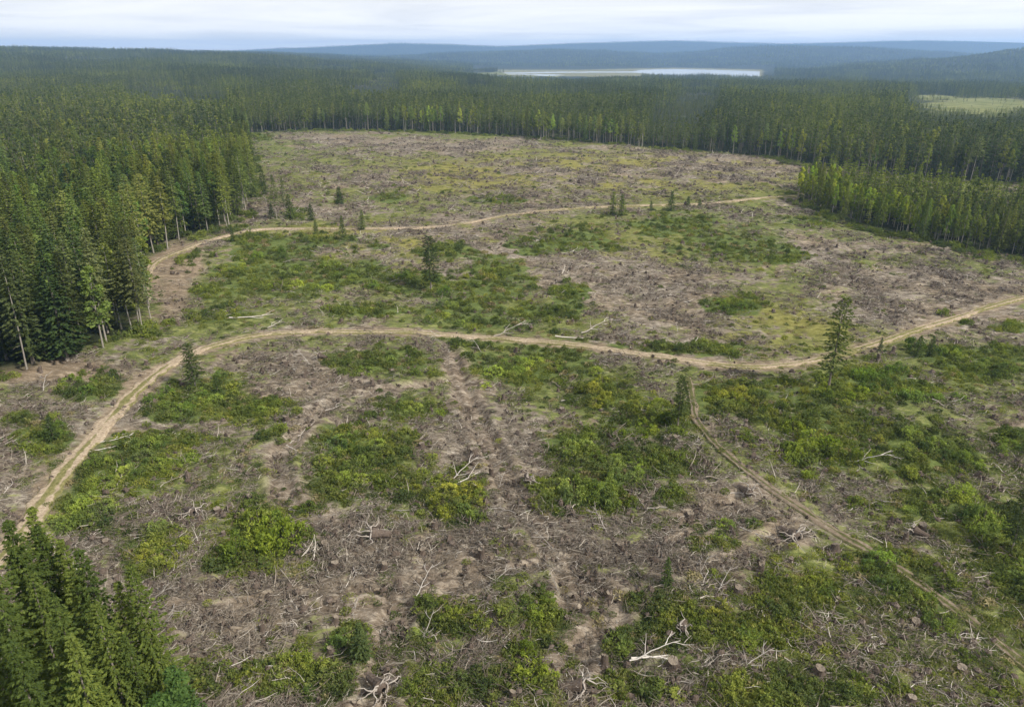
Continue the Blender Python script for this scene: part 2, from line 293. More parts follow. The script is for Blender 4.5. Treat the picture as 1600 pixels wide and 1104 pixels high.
M_BIRCH = leaf_mat("birch_leaves", (.080, .106, .034), (.132, .158, .050), (.225, .232, .066), .4, .02)
M_SHRUB = leaf_mat("shrub_leaves", (.080, .108, .034), (.136, .168, .052), (.22, .235, .078), .38, .35)
M_HERB = leaf_mat("undergrowth_leaves", (.064, .086, .028), (.116, .138, .043), (.20, .20, .078), .38, .12)
M_DRY = leaf_mat("dry_grass", (.16, .135, .065), (.24, .20, .10), (.33, .28, .16), .3)
M_BARK = wood_mat("bark_grey", [(.25, (.07, .058, .046)), (.5, (.17, .145, .12)), (.8, (.30, .27, .235))], (5, 5, .7))
M_BARKB = wood_mat("bark_pale", [(.25, (.11, .095, .078)), (.5, (.25, .225, .19)), (.8, (.42, .39, .34))], (4, 4, 3))
M_STUMP = wood_mat("stump_bark", [(.25, (.030, .022, .017)), (.5, (.085, .064, .050)), (.8, (.18, .145, .12))], (9, 9, 1.6), .6, .35)
M_CUT = wood_mat("cut_wood", [(.25, (.08, .062, .048)), (.5, (.16, .13, .10)), (.8, (.29, .25, .20))], (16, 16, 3), .2, .4)
M_BLEACH = wood_mat("bleached_wood", [(.2, (.24, .20, .165)), (.5, (.42, .375, .33)), (.8, (.66, .62, .57))], (6, 6, 6), .3, .5)
M_TWIG = wood_mat("twigs", [(.10, (.045, .036, .028)), (.36, (.115, .094, .072)), (.64, (.215, .182, .145)), (.74, (.34, .30, .25)), (.85, (.62, .57, .51))], (1.4, 1.4, 1.4), .1, .72)

def ground_material():
    m, t = mat("ground"); k = NT(t); o = k.n("OutputMaterial"); b = k.n("BsdfPrincipled"); b.inputs["Roughness"].default_value = 1; b.inputs["Specular IOR Level"].default_value = .05
    def A(nm): x = k.n("Attribute"); x.attribute_name = nm; return x.outputs["Fac"]
    ge = k.n("NewGeometry"); pos = ge.outputs["Position"]
    mp = k.n("Mapping"); mp.inputs["Rotation"].default_value = (0, 0, .5); mp.inputs["Scale"].default_value = (1, 2.6, 1); k.l(pos, mp.inputs[0])
    nf = k.noise(mp.outputs[0], .42, 10, .76, .5); nm_ = k.noise(pos, .45, 5, .6); nb = k.noise(pos, .06, 4, .55)
    slash = k.ramp(nf, [(.34, (.038, .031, .024)), (.44, (.128, .105, .080)), (.54, (.235, .200, .158)), (.66, (.46, .41, .345))])
    slash = k.mix(k.step(nm_, .44, .62), slash, k.mix(1.0, slash, (.78, .76, .76), 'MULTIPLY'))
    slash = k.mix(k.step(nb, .42, .62), slash, k.mix(1.0, slash, (1.03, .97, .88), 'MULTIPLY'))
    green = k.ramp(nf, [(.30, (.036, .042, .015)), (.5, (.105, .122, .038)), (.66, (.24, .24, .09))])
    yel = k.ramp(nf, [(.30, (.10, .085, .026)), (.5, (.195, .175, .050)), (.7, (.28, .25, .085))])
    green = k.mix(k.math('MULTIPLY', A("yel"), .85), green, yel)
    gm = k.math('ADD', k.math('ADD', A("grass"), k.math('MULTIPLY', k.math('SUBTRACT', nf, .5), 1.9)), k.math('SUBTRACT', k.math('MULTIPLY', nm_, 1.8), 1.08))
    col = k.mix(k.step(gm, -.05, .30), slash, green)
    vm = k.math('ADD', A("veg"), k.math('MULTIPLY', k.math('SUBTRACT', nm_, .5), 1.2))
    col = k.mix(k.step(vm, .25, .7), col, k.ramp(nf, [(.33, (.030, .042, .014)), (.5, (.085, .11, .032)), (.68, (.16, .18, .055))]))
    col = k.mix(k.math('MULTIPLY', A('skid'), .92), col, k.ramp(nf, [(.36, (.062, .046, .033)), (.5, (.175, .138, .102)), (.64, (.37, .315, .25))]))
    soil = k.ramp(nf, [(.33, (.095, .072, .048)), (.5, (.205, .157, .108)), (.68, (.37, .30, .215))])
    sm = k.math('ADD', A("soil"), k.math('MULTIPLY', k.math('SUBTRACT', nm_, .5), .9))
    col = k.mix(k.step(sm, .3, .75), col, soil)
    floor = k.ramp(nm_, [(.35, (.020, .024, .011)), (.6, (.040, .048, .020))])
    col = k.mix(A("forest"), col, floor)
    mead = k.ramp(nb, [(.35, (.095, .115, .038)), (.65, (.20, .20, .085))])
    col = k.mix(A("meadow"), col, mead)
    wet = k.ramp(nb, [(.35, (.12, .125, .06)), (.65, (.22, .20, .11))])
    col = k.mix(A("wet"), col, wet)
    k.l(col, b.inputs["Base Color"])
    bu = k.n("Bump"); bu.inputs["Strength"].default_value = .9; bu.inputs["Distance"].default_value = .35; k.l(nf, bu.inputs["Height"]); k.l(bu.outputs[0], b.inputs["Normal"])
    k.l(b.outputs[0], o.inputs[0]); return m
def track_material(name, grassy, td=(1, 1, 1), tm=(1, 1, 1)):
    m, t = mat(name); k = NT(t); o = k.n("OutputMaterial"); b = k.n("BsdfPrincipled"); b.inputs["Roughness"].default_value = 1; b.inputs["Specular IOR Level"].default_value = .05
    u = k.n("Attribute"); u.attribute_name = "across"; ge = k.n("NewGeometry"); pos = ge.outputs["Position"]
    nf = k.noise(pos, 2.2, 6, .7); nm_ = k.noise(pos, .5, 4, .6); nb = k.noise(pos, .07, 3)
    dirt = k.ramp(nf, [(.3, (.18, .137, .092)), (.5, (.30, .236, .166)), (.7, (.44, .365, .275))])
    sx = k.n('SeparateXYZ'); k.l(pos, sx.inputs[0]); wear = k.step(sx.outputs[0], 25, 75)       # the eastern half is less driven and grassier
    mid = k.ramp(nf, [(.3, (.075, .075, .028)), (.5, (.15, .14, .055)), (.7, (.24, .205, .10))])
    a = k.math('ABSOLUTE', u.outputs["Fac"])
    rut = k.math('SUBTRACT', 1.0, k.math('MULTIPLY', k.math('ABSOLUTE', k.math('SUBTRACT', a, .48)), 3.0))   # 1 in the ruts
    f = k.math('ADD', k.math('ADD', rut, k.math('MULTIPLY', k.math('SUBTRACT', nm_, .5), 2.2)), k.math('ADD', k.math('MULTIPLY', k.math('SUBTRACT', nb, .5), 4.5), k.math('SUBTRACT', grassy, k.math('MULTIPLY', wear, .35))))
    col = k.mix(k.step(f, -.15, .45), k.mix(1.0, mid, tm, "MULTIPLY"), k.mix(1.0, dirt, td, "MULTIPLY")); k.l(col, b.inputs["Base Color"])
    bu = k.n("Bump"); bu.inputs["Strength"].default_value = .7; bu.inputs["Distance"].default_value = .15; k.l(nf, bu.inputs["Height"]); k.l(bu.outputs[0], b.inputs["Normal"])
    k.l(b.outputs[0], o.inputs[0]); return m

# ------------------------------------------------------------------ object helpers
def tag(o, label, cat=None, group=None, kind=None):
    o["label"] = label
    if cat: o["category"] = cat
    if group: o["group"] = group
    if kind: o["kind"] = kind
    return o
def obj(name, me, parent=None, loc=None, rot=None, scl=None):
    o = bpy.data.objects.new(name, me); COL.objects.link(o)
    if parent: o.parent = parent
    if loc is not None: o.location = loc
    if rot is not None: o.rotation_euler = rot
    if scl is not None: o.scale = scl
    return o

# ------------------------------------------------------------------ ground, lake, tracks
def make_ground():
    rr = [12.0]
    while rr[-1] < 12800: rr.append(rr[-1] * (1.0075 if rr[-1] < 800 else 1.0105))
    rr = np.array(rr); az = np.r_[np.arange(-180, -56, 4.0), np.arange(-56, -45, .8), np.arange(-45, 45, .24), np.arange(45, 56, .8), np.arange(56, 180, 4.0)]
    na, nr = len(az), len(rr); A_, R_ = np.meshgrid(np.radians(az), rr)
    x = (R_ * np.sin(A_)).ravel(); y = (R_ * np.cos(A_)).ravel()
    td = track_dist(x, y); z = ground_h(x, y, td); mk = masks(x, y, z, td)
    lake = inpoly(mk['px'], mk['py'], LAKE) & (y > 1500)
    z = np.where(lake, np.minimum(z, -33.5), z)
    wet = inpoly(mk['px'], mk['py'], WET) & (y > 1500); z = np.where(wet & ~lake, np.minimum(z, -30.6), z)
    z = z - 0.10 * (td < -0.3)
    i = np.arange(nr - 1)[:, None] * na; j = np.arange(na)[None]; j2 = (j + 1) % na
    Q = np.stack([i + j2, i + j, i + na + j, i + na + j2], -1).reshape(-1, 4)
    V = np.c_[x, y, z]; c = len(V); V = np.vstack([V, [[0, 0, float(ground_h(0., 0.))]]])
    Q = np.vstack([Q, np.c_[np.arange(0, na), (np.arange(na) + 1) % na, np.full(na, c), np.full(na, c)][:, [0, 1, 2, 3]]])
    Q[-na:, 3] = Q[-na:, 2]
    body, fan = Q[:-na], Q[-na:, :3]
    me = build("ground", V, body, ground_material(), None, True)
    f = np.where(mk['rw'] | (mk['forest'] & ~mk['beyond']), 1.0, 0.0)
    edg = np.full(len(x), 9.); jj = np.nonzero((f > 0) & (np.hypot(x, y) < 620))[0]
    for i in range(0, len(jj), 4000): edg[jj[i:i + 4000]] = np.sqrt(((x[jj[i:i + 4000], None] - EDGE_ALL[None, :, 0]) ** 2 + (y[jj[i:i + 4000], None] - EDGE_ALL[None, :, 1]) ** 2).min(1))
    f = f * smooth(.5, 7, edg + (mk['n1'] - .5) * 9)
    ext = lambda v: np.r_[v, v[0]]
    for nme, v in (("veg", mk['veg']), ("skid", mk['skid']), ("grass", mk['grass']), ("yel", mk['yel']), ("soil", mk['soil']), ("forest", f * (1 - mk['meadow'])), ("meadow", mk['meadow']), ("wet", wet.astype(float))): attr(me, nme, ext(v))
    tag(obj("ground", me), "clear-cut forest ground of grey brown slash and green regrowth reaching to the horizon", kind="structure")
LAKE = [(768, 110.6), (830, 111.0), (910, 111.6), (990, 111.3), (1003, 108.6), (1050, 107), (1110, 108.4), (1186, 111), (1186, 118), (1150, 121), (1060, 119.5), (1005, 114.5), (985, 113.2), (900, 113.3), (800, 112.6)]
WET = [(770, 107.5), (900, 109), (1000, 106.8), (1060, 105.6), (1190, 108.6), (1195, 112), (1186, 122), (1000, 119), (960, 119.5), (800, 118)]
EDGE_ALL = np.vstack([resample(np.array([G(*p) for p in LEFT_EDGE + FAR_EDGE[1:]]), 2.), resample(np.array([G(*p) for p in RIGHT_WOOD]), 2.)])
make_ground()
def lake():
    x0, x1, y0, y1 = -500, 1800, 2300, 4600
    V = [(x0, y0, -31.5), (x1, y0, -31.5), (x1, y1, -31.5), (x0, y1, -31.5)]
    m, t = mat("lake_water"); k = NT(t); o = k.n("OutputMaterial"); b = k.n("BsdfPrincipled"); b.inputs["Base Color"].default_value = (.30, .34, .38, 1); b.inputs["Roughness"].default_value = .22; b.inputs["IOR"].default_value = 1.33
    ge = k.n("NewGeometry"); nz = k.noise(ge.outputs["Position"], .08, 3); bu = k.n("Bump"); bu.inputs["Strength"].default_value = .15; k.l(nz, bu.inputs["Height"]); k.l(bu.outputs[0], b.inputs["Normal"]); k.l(b.outputs[0], o.inputs[0])
    tag(obj("lake", build("lake", V, [[0, 1, 2, 3]], m)), "pale narrow lake lying in front of the blue hills", kind="structure")
lake()
def strip(name, key, label, material, lift=.07):
    wd, P_ = TR[key]; t = np.gradient(P_, axis=0); t /= np.linalg.norm(t, axis=1, keepdims=True); n = np.c_[-t[:, 1], t[:, 0]]
    us = np.array([-1, -.72, -.48, -.24, 0, .24, .48, .72, 1.]); s = np.arange(len(P_)) * .5; tpx = project(P_[:, 0], P_[:, 1], hL(P_[:, 0], P_[:, 1]))[0]; tw = np.interp(tpx, [0, 250, 420, 1700], [.74, .66, .44, .48]) if key == 'main' else np.full(len(P_), .62 if key == 'upper' else .5)
    wl = tw * wd / 2 * (.45 + 1.1 * fbm(s / 2.2, s * 0 + 3, 3, 3)); wr = tw * wd / 2 * (.45 + 1.1 * fbm(s / 2.2, s * 0 + 8, 4, 3))
    W_ = np.where(us[None] < 0, wl[:, None], wr[:, None]) * us[None]
    X = P_[:, 0:1] + n[:, 0:1] * W_; Y = P_[:, 1:2] + n[:, 1:2] * W_
    Z = ground_h(X, Y) + lift + .0009 * np.hypot(X, Y) - .07 * np.exp(-((np.abs(us) - .48) / .16) ** 2)[None] + (fbm(X / 1.1, Y / 1.1, 6, 2) - .5) * .08 - .4 * (np.abs(us) > .9)[None] - .0009 * np.hypot(X, Y) * (np.abs(us) > .9)[None]
    nn, kk = X.shape; i = np.arange(nn - 1)[:, None] * kk; j = np.arange(kk - 1)[None]
    Q = np.stack([i + j + 1, i + j, i + kk + j, i + kk + j + 1], -1).reshape(-1, 4)
    me = build(name, np.stack([X, Y, Z], -1).reshape(-1, 3), Q, material, None, True); attr(me, "across", np.broadcast_to(us, X.shape).ravel())
    tag(obj(name, me), label, kind="structure")
M_TR = track_material("track_dirt", .05); M_TL = track_material("trail_dirt", -.3, (.56, .56, .57), (.50, .55, .50))
strip("dirt_track", "main", "pale rutted dirt track curving across the middle of the clear-cut", M_TR)
strip("dirt_road", "upper", "narrow sandy track crossing the far part of the clear-cut to the right wood", M_TR)
strip("footpath", "trail", "faint overgrown vehicle trail running down to the lower right corner", M_TL)

# ------------------------------------------------------------------ plants, stumps and branches: the shapes
def u(a, b, n=None): return rng.uniform(a, b, n)
def conifer(H, cb, Rm, nwh, nbr, nsp, lw, sparse=0.0, taper=.75, tr=.16):
    c = MB()
    for i in range(nwh):
        t = min(.985, (i + u(-.3, .3)) / (nwh - 1)); t = max(t, 0); z = H * (cb + (1 - cb) * t)
        L0 = Rm * (1 - t) ** taper * min(1, .6 + 3 * t); az0 = u(0, 6.28)
        for bi in range(nbr):
            if u(0, 1) < sparse: continue
            az = az0 + bi * 6.283 / nbr + u(-.35, .35); Lb = L0 * u(.45, 1.2) + .12; sl = -.42 + .85 * t + u(-.12, .12)
            n = max(2, int(nsp * (.45 + .55 * Lb / Rm))); s_ = np.sqrt(u(.02, 1, n)); rad = np.array([math.cos(az), math.sin(az), 0]); sd_ = np.array([-rad[1], rad[0], 0])
            P_ = rad[None] * (Lb * s_)[:, None]; P_[:, 2] = z + Lb * (sl * s_ - .20 * s_ ** 2 * (1 - t) + .12 * s_ ** 4) + u(-.12, .12, n) * lw
            off = u(-1, 1, n); P_ += sd_[None] * (off * lw * .5 * (1.15 - s_))[:, None]
            d = rad[None] * u(.4, 1, n)[:, None] + sd_[None] * (off * 1.1)[:, None]; d[:, 2] += u(-.75, .15, n)
            side = np.cross(d, [0, 0, 1.]) + rng.normal(0, .45, (n, 3)); ln = lw * u(.7, 1.35, n) * (.65 + .5 * Lb / Rm)
            c.leaves(P_, d, side, ln, ln * u(.3, .52, n))
    n = 8; zt = np.linspace(H * .93, H * 1.0, n); c.leaves(np.c_[u(-.06, .06, n), u(-.06, .06, n), zt], np.c_[rng.normal(0, .4, n), rng.normal(0, .4, n), np.ones(n)], rng.normal(0, 1, (n, 3)), lw * .8, lw * .3)
    tk = MB(); zz = np.linspace(-.3, H * .96, 9); b = u(-.012, .012, 2) * H
    tk.tube(np.c_[b[0] * np.sin(zz / H * 3), b[1] * np.sin(zz / H * 2.4), zz], tr * (1 - zz / H) ** .8 * np.where(zz < .3, 1.35, 1) + .015, 7)
    if cb > .25:
        for i in range(int(10 * cb / .4)):
            z = u(.18, cb + .08) * H; az = u(0, 6.28); ln = u(.4, 1.3)
            tk.tube([(0, 0, z), (math.cos(az) * ln * .6, math.sin(az) * ln * .6, z - ln * .05), (math.cos(az) * ln, math.sin(az) * ln, z - ln * .3)], [.03, .02, .008], 3)
    return tk, c
def clumps(c, cen, rad, nl, ls, squash=.8):
    for p, r_ in zip(cen, rad):
        n = max(5, int(nl * u(.7, 1.3))); d = rng.normal(0, 1, (n, 3)); d /= np.linalg.norm(d, axis=1, keepdims=True); d[:, 2] = np.where(d[:, 2] < -.4, -d[:, 2], d[:, 2])
        q = p + d * (r_ * u(.55, 1.05, n))[:, None] * [1, 1, squash]
        dr = d * .6 + rng.normal(0, .7, (n, 3)) + [0, 0, .1]; sd_ = np.cross(dr, d) + rng.normal(0, .3, (n, 3)); ln = ls * u(.7, 1.4, n)
        c.leaves(q, dr, sd_, ln, ln * u(.5, .8, n))
def broadleaf(H, cb, Rm, ncl, nl, ls, slim=1.0, tr=.11):
    c = MB(); tk = MB(); zz = np.linspace(-.3, H * .9, 8); bx, by = u(-.04, .04, 2) * H
    tk.tube(np.c_[bx * (zz / H) ** 2, by * (zz / H) ** 2, zz], tr * (1 - zz / H) ** .7 + .012, 7)
    cen = []; rad = []
    for i in range(ncl):
        t = (i + u(0, 1)) / ncl; z = H * (cb + (1 - cb) * t); pr = Rm * math.sin(math.pi * min(.97, .16 + .84 * t) ** .8) ** .7
        az = u(0, 6.28); rr = pr * math.sqrt(u(.05, 1)) * .85; cen.append([bx * t * t + rr * math.cos(az), by * t * t + rr * math.sin(az), z - .1 * H * (1 - cb) * 0]); rad.append(Rm * u(.28, .46) * (1 - .35 * t))
        if i % 2 == 0: tk.tube([(bx * t * t, by * t * t, z * .86), (bx * t * t + rr * .5 * math.cos(az), by * t * t + rr * .5 * math.sin(az), z * .95), tuple(cen[-1])], [.045, .03, .01], 3)
    clumps(c, np.array(cen), rad, nl, ls, 1.1); return tk, c
def bush(W, H, ncl, nl, ls):
    c = MB(); tk = MB(); cen = []; rad = []
    for i in range(ncl):
        az = u(0, 6.28); q = math.sqrt(u(0, 1)); rr = q * W * .5 * .85; h = H * (.22 + .62 * (1 - q * q) * u(.55, 1.15) + .10 * u(0, 1))
        p = np.array([rr * math.cos(az), rr * math.sin(az) * .8, h]); cen.append(p); rad.append(min(W, H) * u(.16, .28))
        tk.tube([(p[0] * .25, p[1] * .25, -.15), (p[0] * .7, p[1] * .7, h * .5), tuple(p)], [.03, .022, .008], 3)
    clumps(c, np.array(cen)[::2], np.array(rad)[::2] * .9, nl, ls, .95)
    for i in range(ncl * 3):                                                  # upright leafy shoots, each of its own height
        az = u(0, 6.28); q = math.sqrt(u(0, 1)); b0 = np.array([q * W * .52 * math.cos(az), q * W * .52 * math.sin(az) * .85, 0]); h = H * u(.45, 1.15) * (1 - .55 * q * q); n = 15
        t = u(.12, 1, n); lean = rng.normal(0, .16, 2) * h; P_ = np.c_[b0[0] + lean[0] * t, b0[1] + lean[1] * t, h * t] + rng.normal(0, .05, (n, 3))
        d = np.c_[rng.normal(0, .8, n), rng.normal(0, .8, n), u(.1, 1.1, n)]; ln = ls * u(.7, 1.3, n) * (1.25 - .6 * t); P_[:, :2] += d[:, :2] * .14 * (1.2 - t)[:, None]
        c.leaves(P_, d, rng.normal(0, 1, (n, 3)), ln, ln * u(.35, .6, n))
    n = ncl * 3; az = u(0, 6.28, n); q = np.sqrt(u(0, 1, n)) * W * .55          # loose sprigs that break the outline
    c.leaves(np.c_[q * np.cos(az), q * np.sin(az), u(.1, .9, n) * H * (1 - (q / W) ** 2)], np.c_[rng.normal(0, .5, n), rng.normal(0, .5, n), u(.3, 1, n)], rng.normal(0, 1, (n, 3)), ls * 1.6, ls * .5)
    return tk, c
def stump(r, h, seed):
    g = np.random.default_rng(seed); n = 18; th = np.arange(n) * 2 * math.pi / n; ph = g.uniform(0, 6.28); k = g.integers(4, 7); zs = [-.25, 0, .08, .2, .4, .7, 1.0]
    jag = 1 + .16 * (g.uniform(0, 1, n) - .5) + .12 * np.cos(th + g.uniform(0, 6.28)); V = []
    am = g.uniform(.5, 1.3, n)
    for i, zf in enumerate(zs):
        z = zf * h if zf > 0 else zf; fl = math.exp(-max(z, 0) / (.16 * max(h, .5)))
        rr = r * (1 + .10 * (1 - max(zf, 0)) + (.25 + .75 * am * np.maximum(0, np.cos(k * th + ph)) ** 2) * fl) * g.uniform(.95, 1.05, n)
        V += list(np.c_[rr * np.cos(th), rr * np.sin(th), np.full(n, z) * (jag if zf > .6 else 1)])
    b = MB(); i = np.arange(len(zs) - 1)[:, None] * n; j = np.arange(n)[None]; j2 = (j + 1) % n
    b.add(V, np.stack([i + j, i + j2, i + n + j2, i + n + j], -1).reshape(-1, 4))
    for a in g.uniform(0, 6.28, 4):
        ln = g.uniform(1.6, 3.2) * r * 1.5; p = [np.array([math.cos(a) * r * .9, math.sin(a) * r * .9, .10 * h])]
        for s_ in range(3): a2 = a + g.uniform(-.4, .4); p.append(p[-1] + np.array([math.cos(a2) * ln / 3, math.sin(a2) * ln / 3, -.03]))
        b.tube(p, [r * .28, r * .2, r * .13, r * .05], 5)
    top = np.array(V[-n:]); ring = np.arange(n); tv = np.vstack([top * [.985, .985, 1] + [0, 0, .004], top * [.5, .5, .96] + [0, 0, .02 * h], [[0, 0, top[:, 2].mean() * .93]]])
    tq = [[a, (a + 1) % n, n + (a + 1) % n, n + a] for a in range(n)] + [[n + a, n + (a + 1) % n, n + (a + 2) % n, 2 * n] for a in range(0, n, 2)]
    return b.mesh("tree_stump", M_STUMP), build("cut_face", tv, tq, M_CUT)
def limb(b, p, a, el, ln, r0, g, depth=0, wig=.5):
    n = 7; P_ = [np.array(p, float)]
    for i in range(n):
        a += g.normal(0, wig * .42); el += g.normal(0, .16); el *= .8
        P_.append(P_[-1] + ln / n * np.array([math.cos(a) * math.cos(el), math.sin(a) * math.cos(el), math.sin(el)]))
    P_ = np.array(P_); P_[:, 2] = np.maximum(P_[:, 2], r0 * .2); b.tube(P_, r0 * np.linspace(1, .3, n + 1), 6)
    if depth < 2:
        for q in range(g.integers(2, 5) if depth == 0 else g.integers(0, 3)):
            i = g.integers(2, n); limb(b, P_[i], a + g.choice([-1, 1]) * g.uniform(.4, 1.1), g.uniform(-.1, .5), ln * g.uniform(.25, .5), r0 * .55, g, depth + 1, wig)
def branch(ln, r0, seed, wig=.5):
    g = np.random.default_rng(seed); b = MB(); limb(b, (-ln / 2, 0, r0 + .05), 0, .06, ln, r0, g, 0, wig); return b.mesh("dead_branch", M_BLEACH, True)
def twig_patch(n, W, lmin, lmax, rmin, rmax, hmax, seed, nc=8):
    g = np.random.default_rng(seed); b = MB(); main = g.uniform(0, 3.14)
    for i in range(n):
        p = np.array([g.uniform(-W, W) / 2, g.uniform(-W, W) / 2, hmax * g.uniform(-.15, 1) ** 3]); ln = lmin + (lmax - lmin) * g.uniform(0, 1) ** 2.2; a = main + g.normal(0, .75); el = g.normal(.03, .14); r_ = g.uniform(rmin, rmax) * (.6 + .5 * ln / lmax)
        P_ = [p]
        for s_ in range(3): a += g.normal(0, .35); el += g.normal(0, .1); P_.append(P_[-1] + ln / 3 * np.array([math.cos(a) * math.cos(el), math.sin(a) * math.cos(el), math.sin(el)]))
        b.tube(P_, [r_, r_ * .9, r_ * .7, r_ * .35], 3)
    for i in range(nc):                                                # clods, bark heaps and broken butts
        cx, cy_ = g.uniform(-W, W, 2) / 2; rx = g.uniform(.12, .42); ry = rx * g.uniform(.35, 1); hh_ = rx * g.uniform(.4, 1.3); n_ = 7; th = np.arange(n_) * 6.283 / n_
        V = np.vstack([np.c_[cx + q * rx * np.cos(th) * g.uniform(.7, 1.3, n_), cy_ + q * ry * np.sin(th) * g.uniform(.7, 1.3, n_), hh_ * zf * g.uniform(.7, 1.3, n_)] for q, zf in ((1.1, -.3), (.9, .45), (.4, 1.))])
        i_ = np.arange(2)[:, None] * n_; j = np.arange(n_)[None]; j2 = (j + 1) % n_; Q = np.stack([i_ + j, i_ + j2, i_ + n_ + j2, i_ + n_ + j], -1).reshape(-1, 4)
        b.add(V, np.vstack([Q, [[14, 15, 16, 17], [17, 18, 19, 20], [14, 17, 20, 20]][:2]]), 1)
    return b.mesh("slash_patch", [M_TWIG, M_STUMP])

# ------------------------------------------------------------------ scattered cover (stuff)
HID = {}
def proto_coll(name, meshes):
    c = bpy.data.collections.new(name)
    for i, me in enumerate(meshes):
        o = bpy.data.objects.new(f"{name}_{i:02d}", me); c.objects.link(o)
    HID[name] = c; return c
def scatter(name, coll, n, P_, rotz, scl, idx, label, tilt=None):
    me = bpy.data.meshes.new(name); me.vertices.add(len(P_)); me.vertices.foreach_set("co", np.asarray(P_, np.float32).ravel())
    rot = np.c_[np.zeros(len(P_)), np.zeros(len(P_)), rotz] if tilt is None else np.c_[tilt, rotz]
    a = me.attributes.new("rot", 'FLOAT_VECTOR', 'POINT'); a.data.foreach_set("vector", rot.astype(np.float32).ravel())
    scl = np.asarray(scl, np.float32); scl = np.repeat(scl[:, None], 3, 1) if scl.ndim == 1 else scl
    a = me.attributes.new("scl", 'FLOAT_VECTOR', 'POINT'); a.data.foreach_set("vector", scl.ravel())
    a = me.attributes.new("pick", 'INT', 'POINT'); a.data.foreach_set("value", np.asarray(idx, np.int32))
    o = obj(name, me); tag(o, label, kind="stuff")
    ng = bpy.data.node_groups.new(name, 'GeometryNodeTree'); ng.interface.new_socket("Geometry", in_out='INPUT', socket_type='NodeSocketGeometry'); ng.interface.new_socket("Geometry", in_out='OUTPUT', socket_type='NodeSocketGeometry')
    gi = ng.nodes.new("NodeGroupInput"); go = ng.nodes.new("NodeGroupOutput"); ip = ng.nodes.new("GeometryNodeInstanceOnPoints"); ci = ng.nodes.new("GeometryNodeCollectionInfo")
    ci.inputs[0].default_value = coll; ci.inputs["Separate Children"].default_value = True; ci.inputs["Reset Children"].default_value = True
    ip.inputs["Pick Instance"].default_value = True
    def na(nm, ty):
        x = ng.nodes.new("GeometryNodeInputNamedAttribute"); x.data_type = ty; x.inputs[0].default_value = nm; return x.outputs[0]
    l = ng.links.new; l(gi.outputs[0], ip.inputs["Points"]); l(ci.outputs[0], ip.inputs["Instance"]); l(na("pick", 'INT'), ip.inputs["Instance Index"])
    er = ng.nodes.new("FunctionNodeEulerToRotation"); l(na("rot", 'FLOAT_VECTOR'), er.inputs[0]); l(er.outputs[0], ip.inputs["Rotation"]); l(na("scl", 'FLOAT_VECTOR'), ip.inputs["Scale"]); l(ip.outputs[0], go.inputs[0])
    md = o.modifiers.new("scatter", 'NODES'); md.node_group = ng; return o
def merged(tk, c, name, mt, mc):
    m = MB(); m.add(np.vstack(tk.V), np.vstack(tk.Q), 0); m.add(np.vstack(c.V), np.vstack(c.Q), 1); return m.mesh(name, [mt, mc])

# sample points over the clearing (denser close by)
def clearing_points(n, ymin=26, ymax=560, amax=.86, power=1.0):
    y = np.exp(u(math.log(ymin), math.log(ymax), n)) if power == 1 else (ymin ** (1 - power) + u(0, 1, n) * (ymax ** (1 - power) - ymin ** (1 - power))) ** (1 / (1 - power))
    x = u(-amax, amax, n) * y * (1 + 25 / y)
    td = track_dist(x, y); z = ground_h(x, y, td); mk = masks(x, y, z, td)
    ok = ~(mk['forest'] & ~mk['beyond']) & ~mk['rw']
    return x, y, z, td, mk, ok
# --- slash
proto_coll("slash", [twig_patch(120, 4.2, .18, 1.25, .014, .036, .34, 100 + i, 3) for i in range(7)] + [twig_patch(60, 4.2, .3, 2.6, .018, .055, .5, 200 + i, 5) for i in range(5)])
x, y, z, td, mk, ok = clearing_points(30000)
keep = ok & (td > .6) & (u(0, 1, len(x)) < (.45 + .85 * smooth(.38, .6, fbm(x * .25 + y * .12, y * .10 - x * .05, 95, 3))) * (1 - .78 * mk['skid']) * np.clip(1.1 - .95 * mk['veg'] - .8 * mk['grass'] - .4 * mk['soil'] - .5 * (mk['n1'] < .45), .20 - .14 * mk['veg'], 1))
x, y, z = x[keep], y[keep], z[keep]; n = len(x); sc_ = u(.75, 1.3, n) * (1 + .9 * smooth(110, 330, y)); dirn = (fbm(x / 30, y / 30, 91, 3) - .5) * 8
scatter("slash_debris", HID["slash"], n, np.c_[x, y, z - .03], dirn + rng.normal(0, .5, n), np.c_[sc_, sc_, sc_ * u(.5, 1.2, n)], np.where(u(0, 1, n) < .72, rng.integers(0, 7, n), rng.integers(7, 12, n)), "tangled carpet of grey and brown logging slash, twigs and sticks over the clear-cut")
# --- undergrowth
def herb(nl, Wd, h, ls, seed):
    c = MB(); n = nl; az = u(0, 6.28, n); q = np.sqrt(u(0, 1, n)) * Wd / 2; zz = h * (1 - (2 * q / Wd) ** 2) * u(.3, 1, n)
    d = np.c_[np.cos(az) * q * .8 / Wd + rng.normal(0, .5, n), np.sin(az) * q * .8 / Wd + rng.normal(0, .5, n), u(.1, 1.0, n)]
    c.leaves(np.c_[q * np.cos(az), q * np.sin(az), zz], d, rng.normal(0, 1, (n, 3)), ls * u(.6, 1.4, n), ls * u(.22, .5, n)); return c
proto_coll("herbs", [herb(150, 1.8, .55, .24, i).mesh("herb_clump", M_HERB) for i in range(5)] + [herb(110, 1.2, .8, .34, i).mesh("sedge_clump", M_HERB) for i in range(3)] + [herb(90, 1.5, .4, .42, i).mesh("dry_clump", M_DRY) for i in range(2)])
x, y, z, td, mk, ok = clearing_points(60000)
dens = np.clip(.95 * mk['veg'] + .85 * np.clip(mk['grass'] - .10, 0, 1) + .06, 0, 1) * np.where(td < 0, .28, 1) * (1 - .7 * mk['soil'])
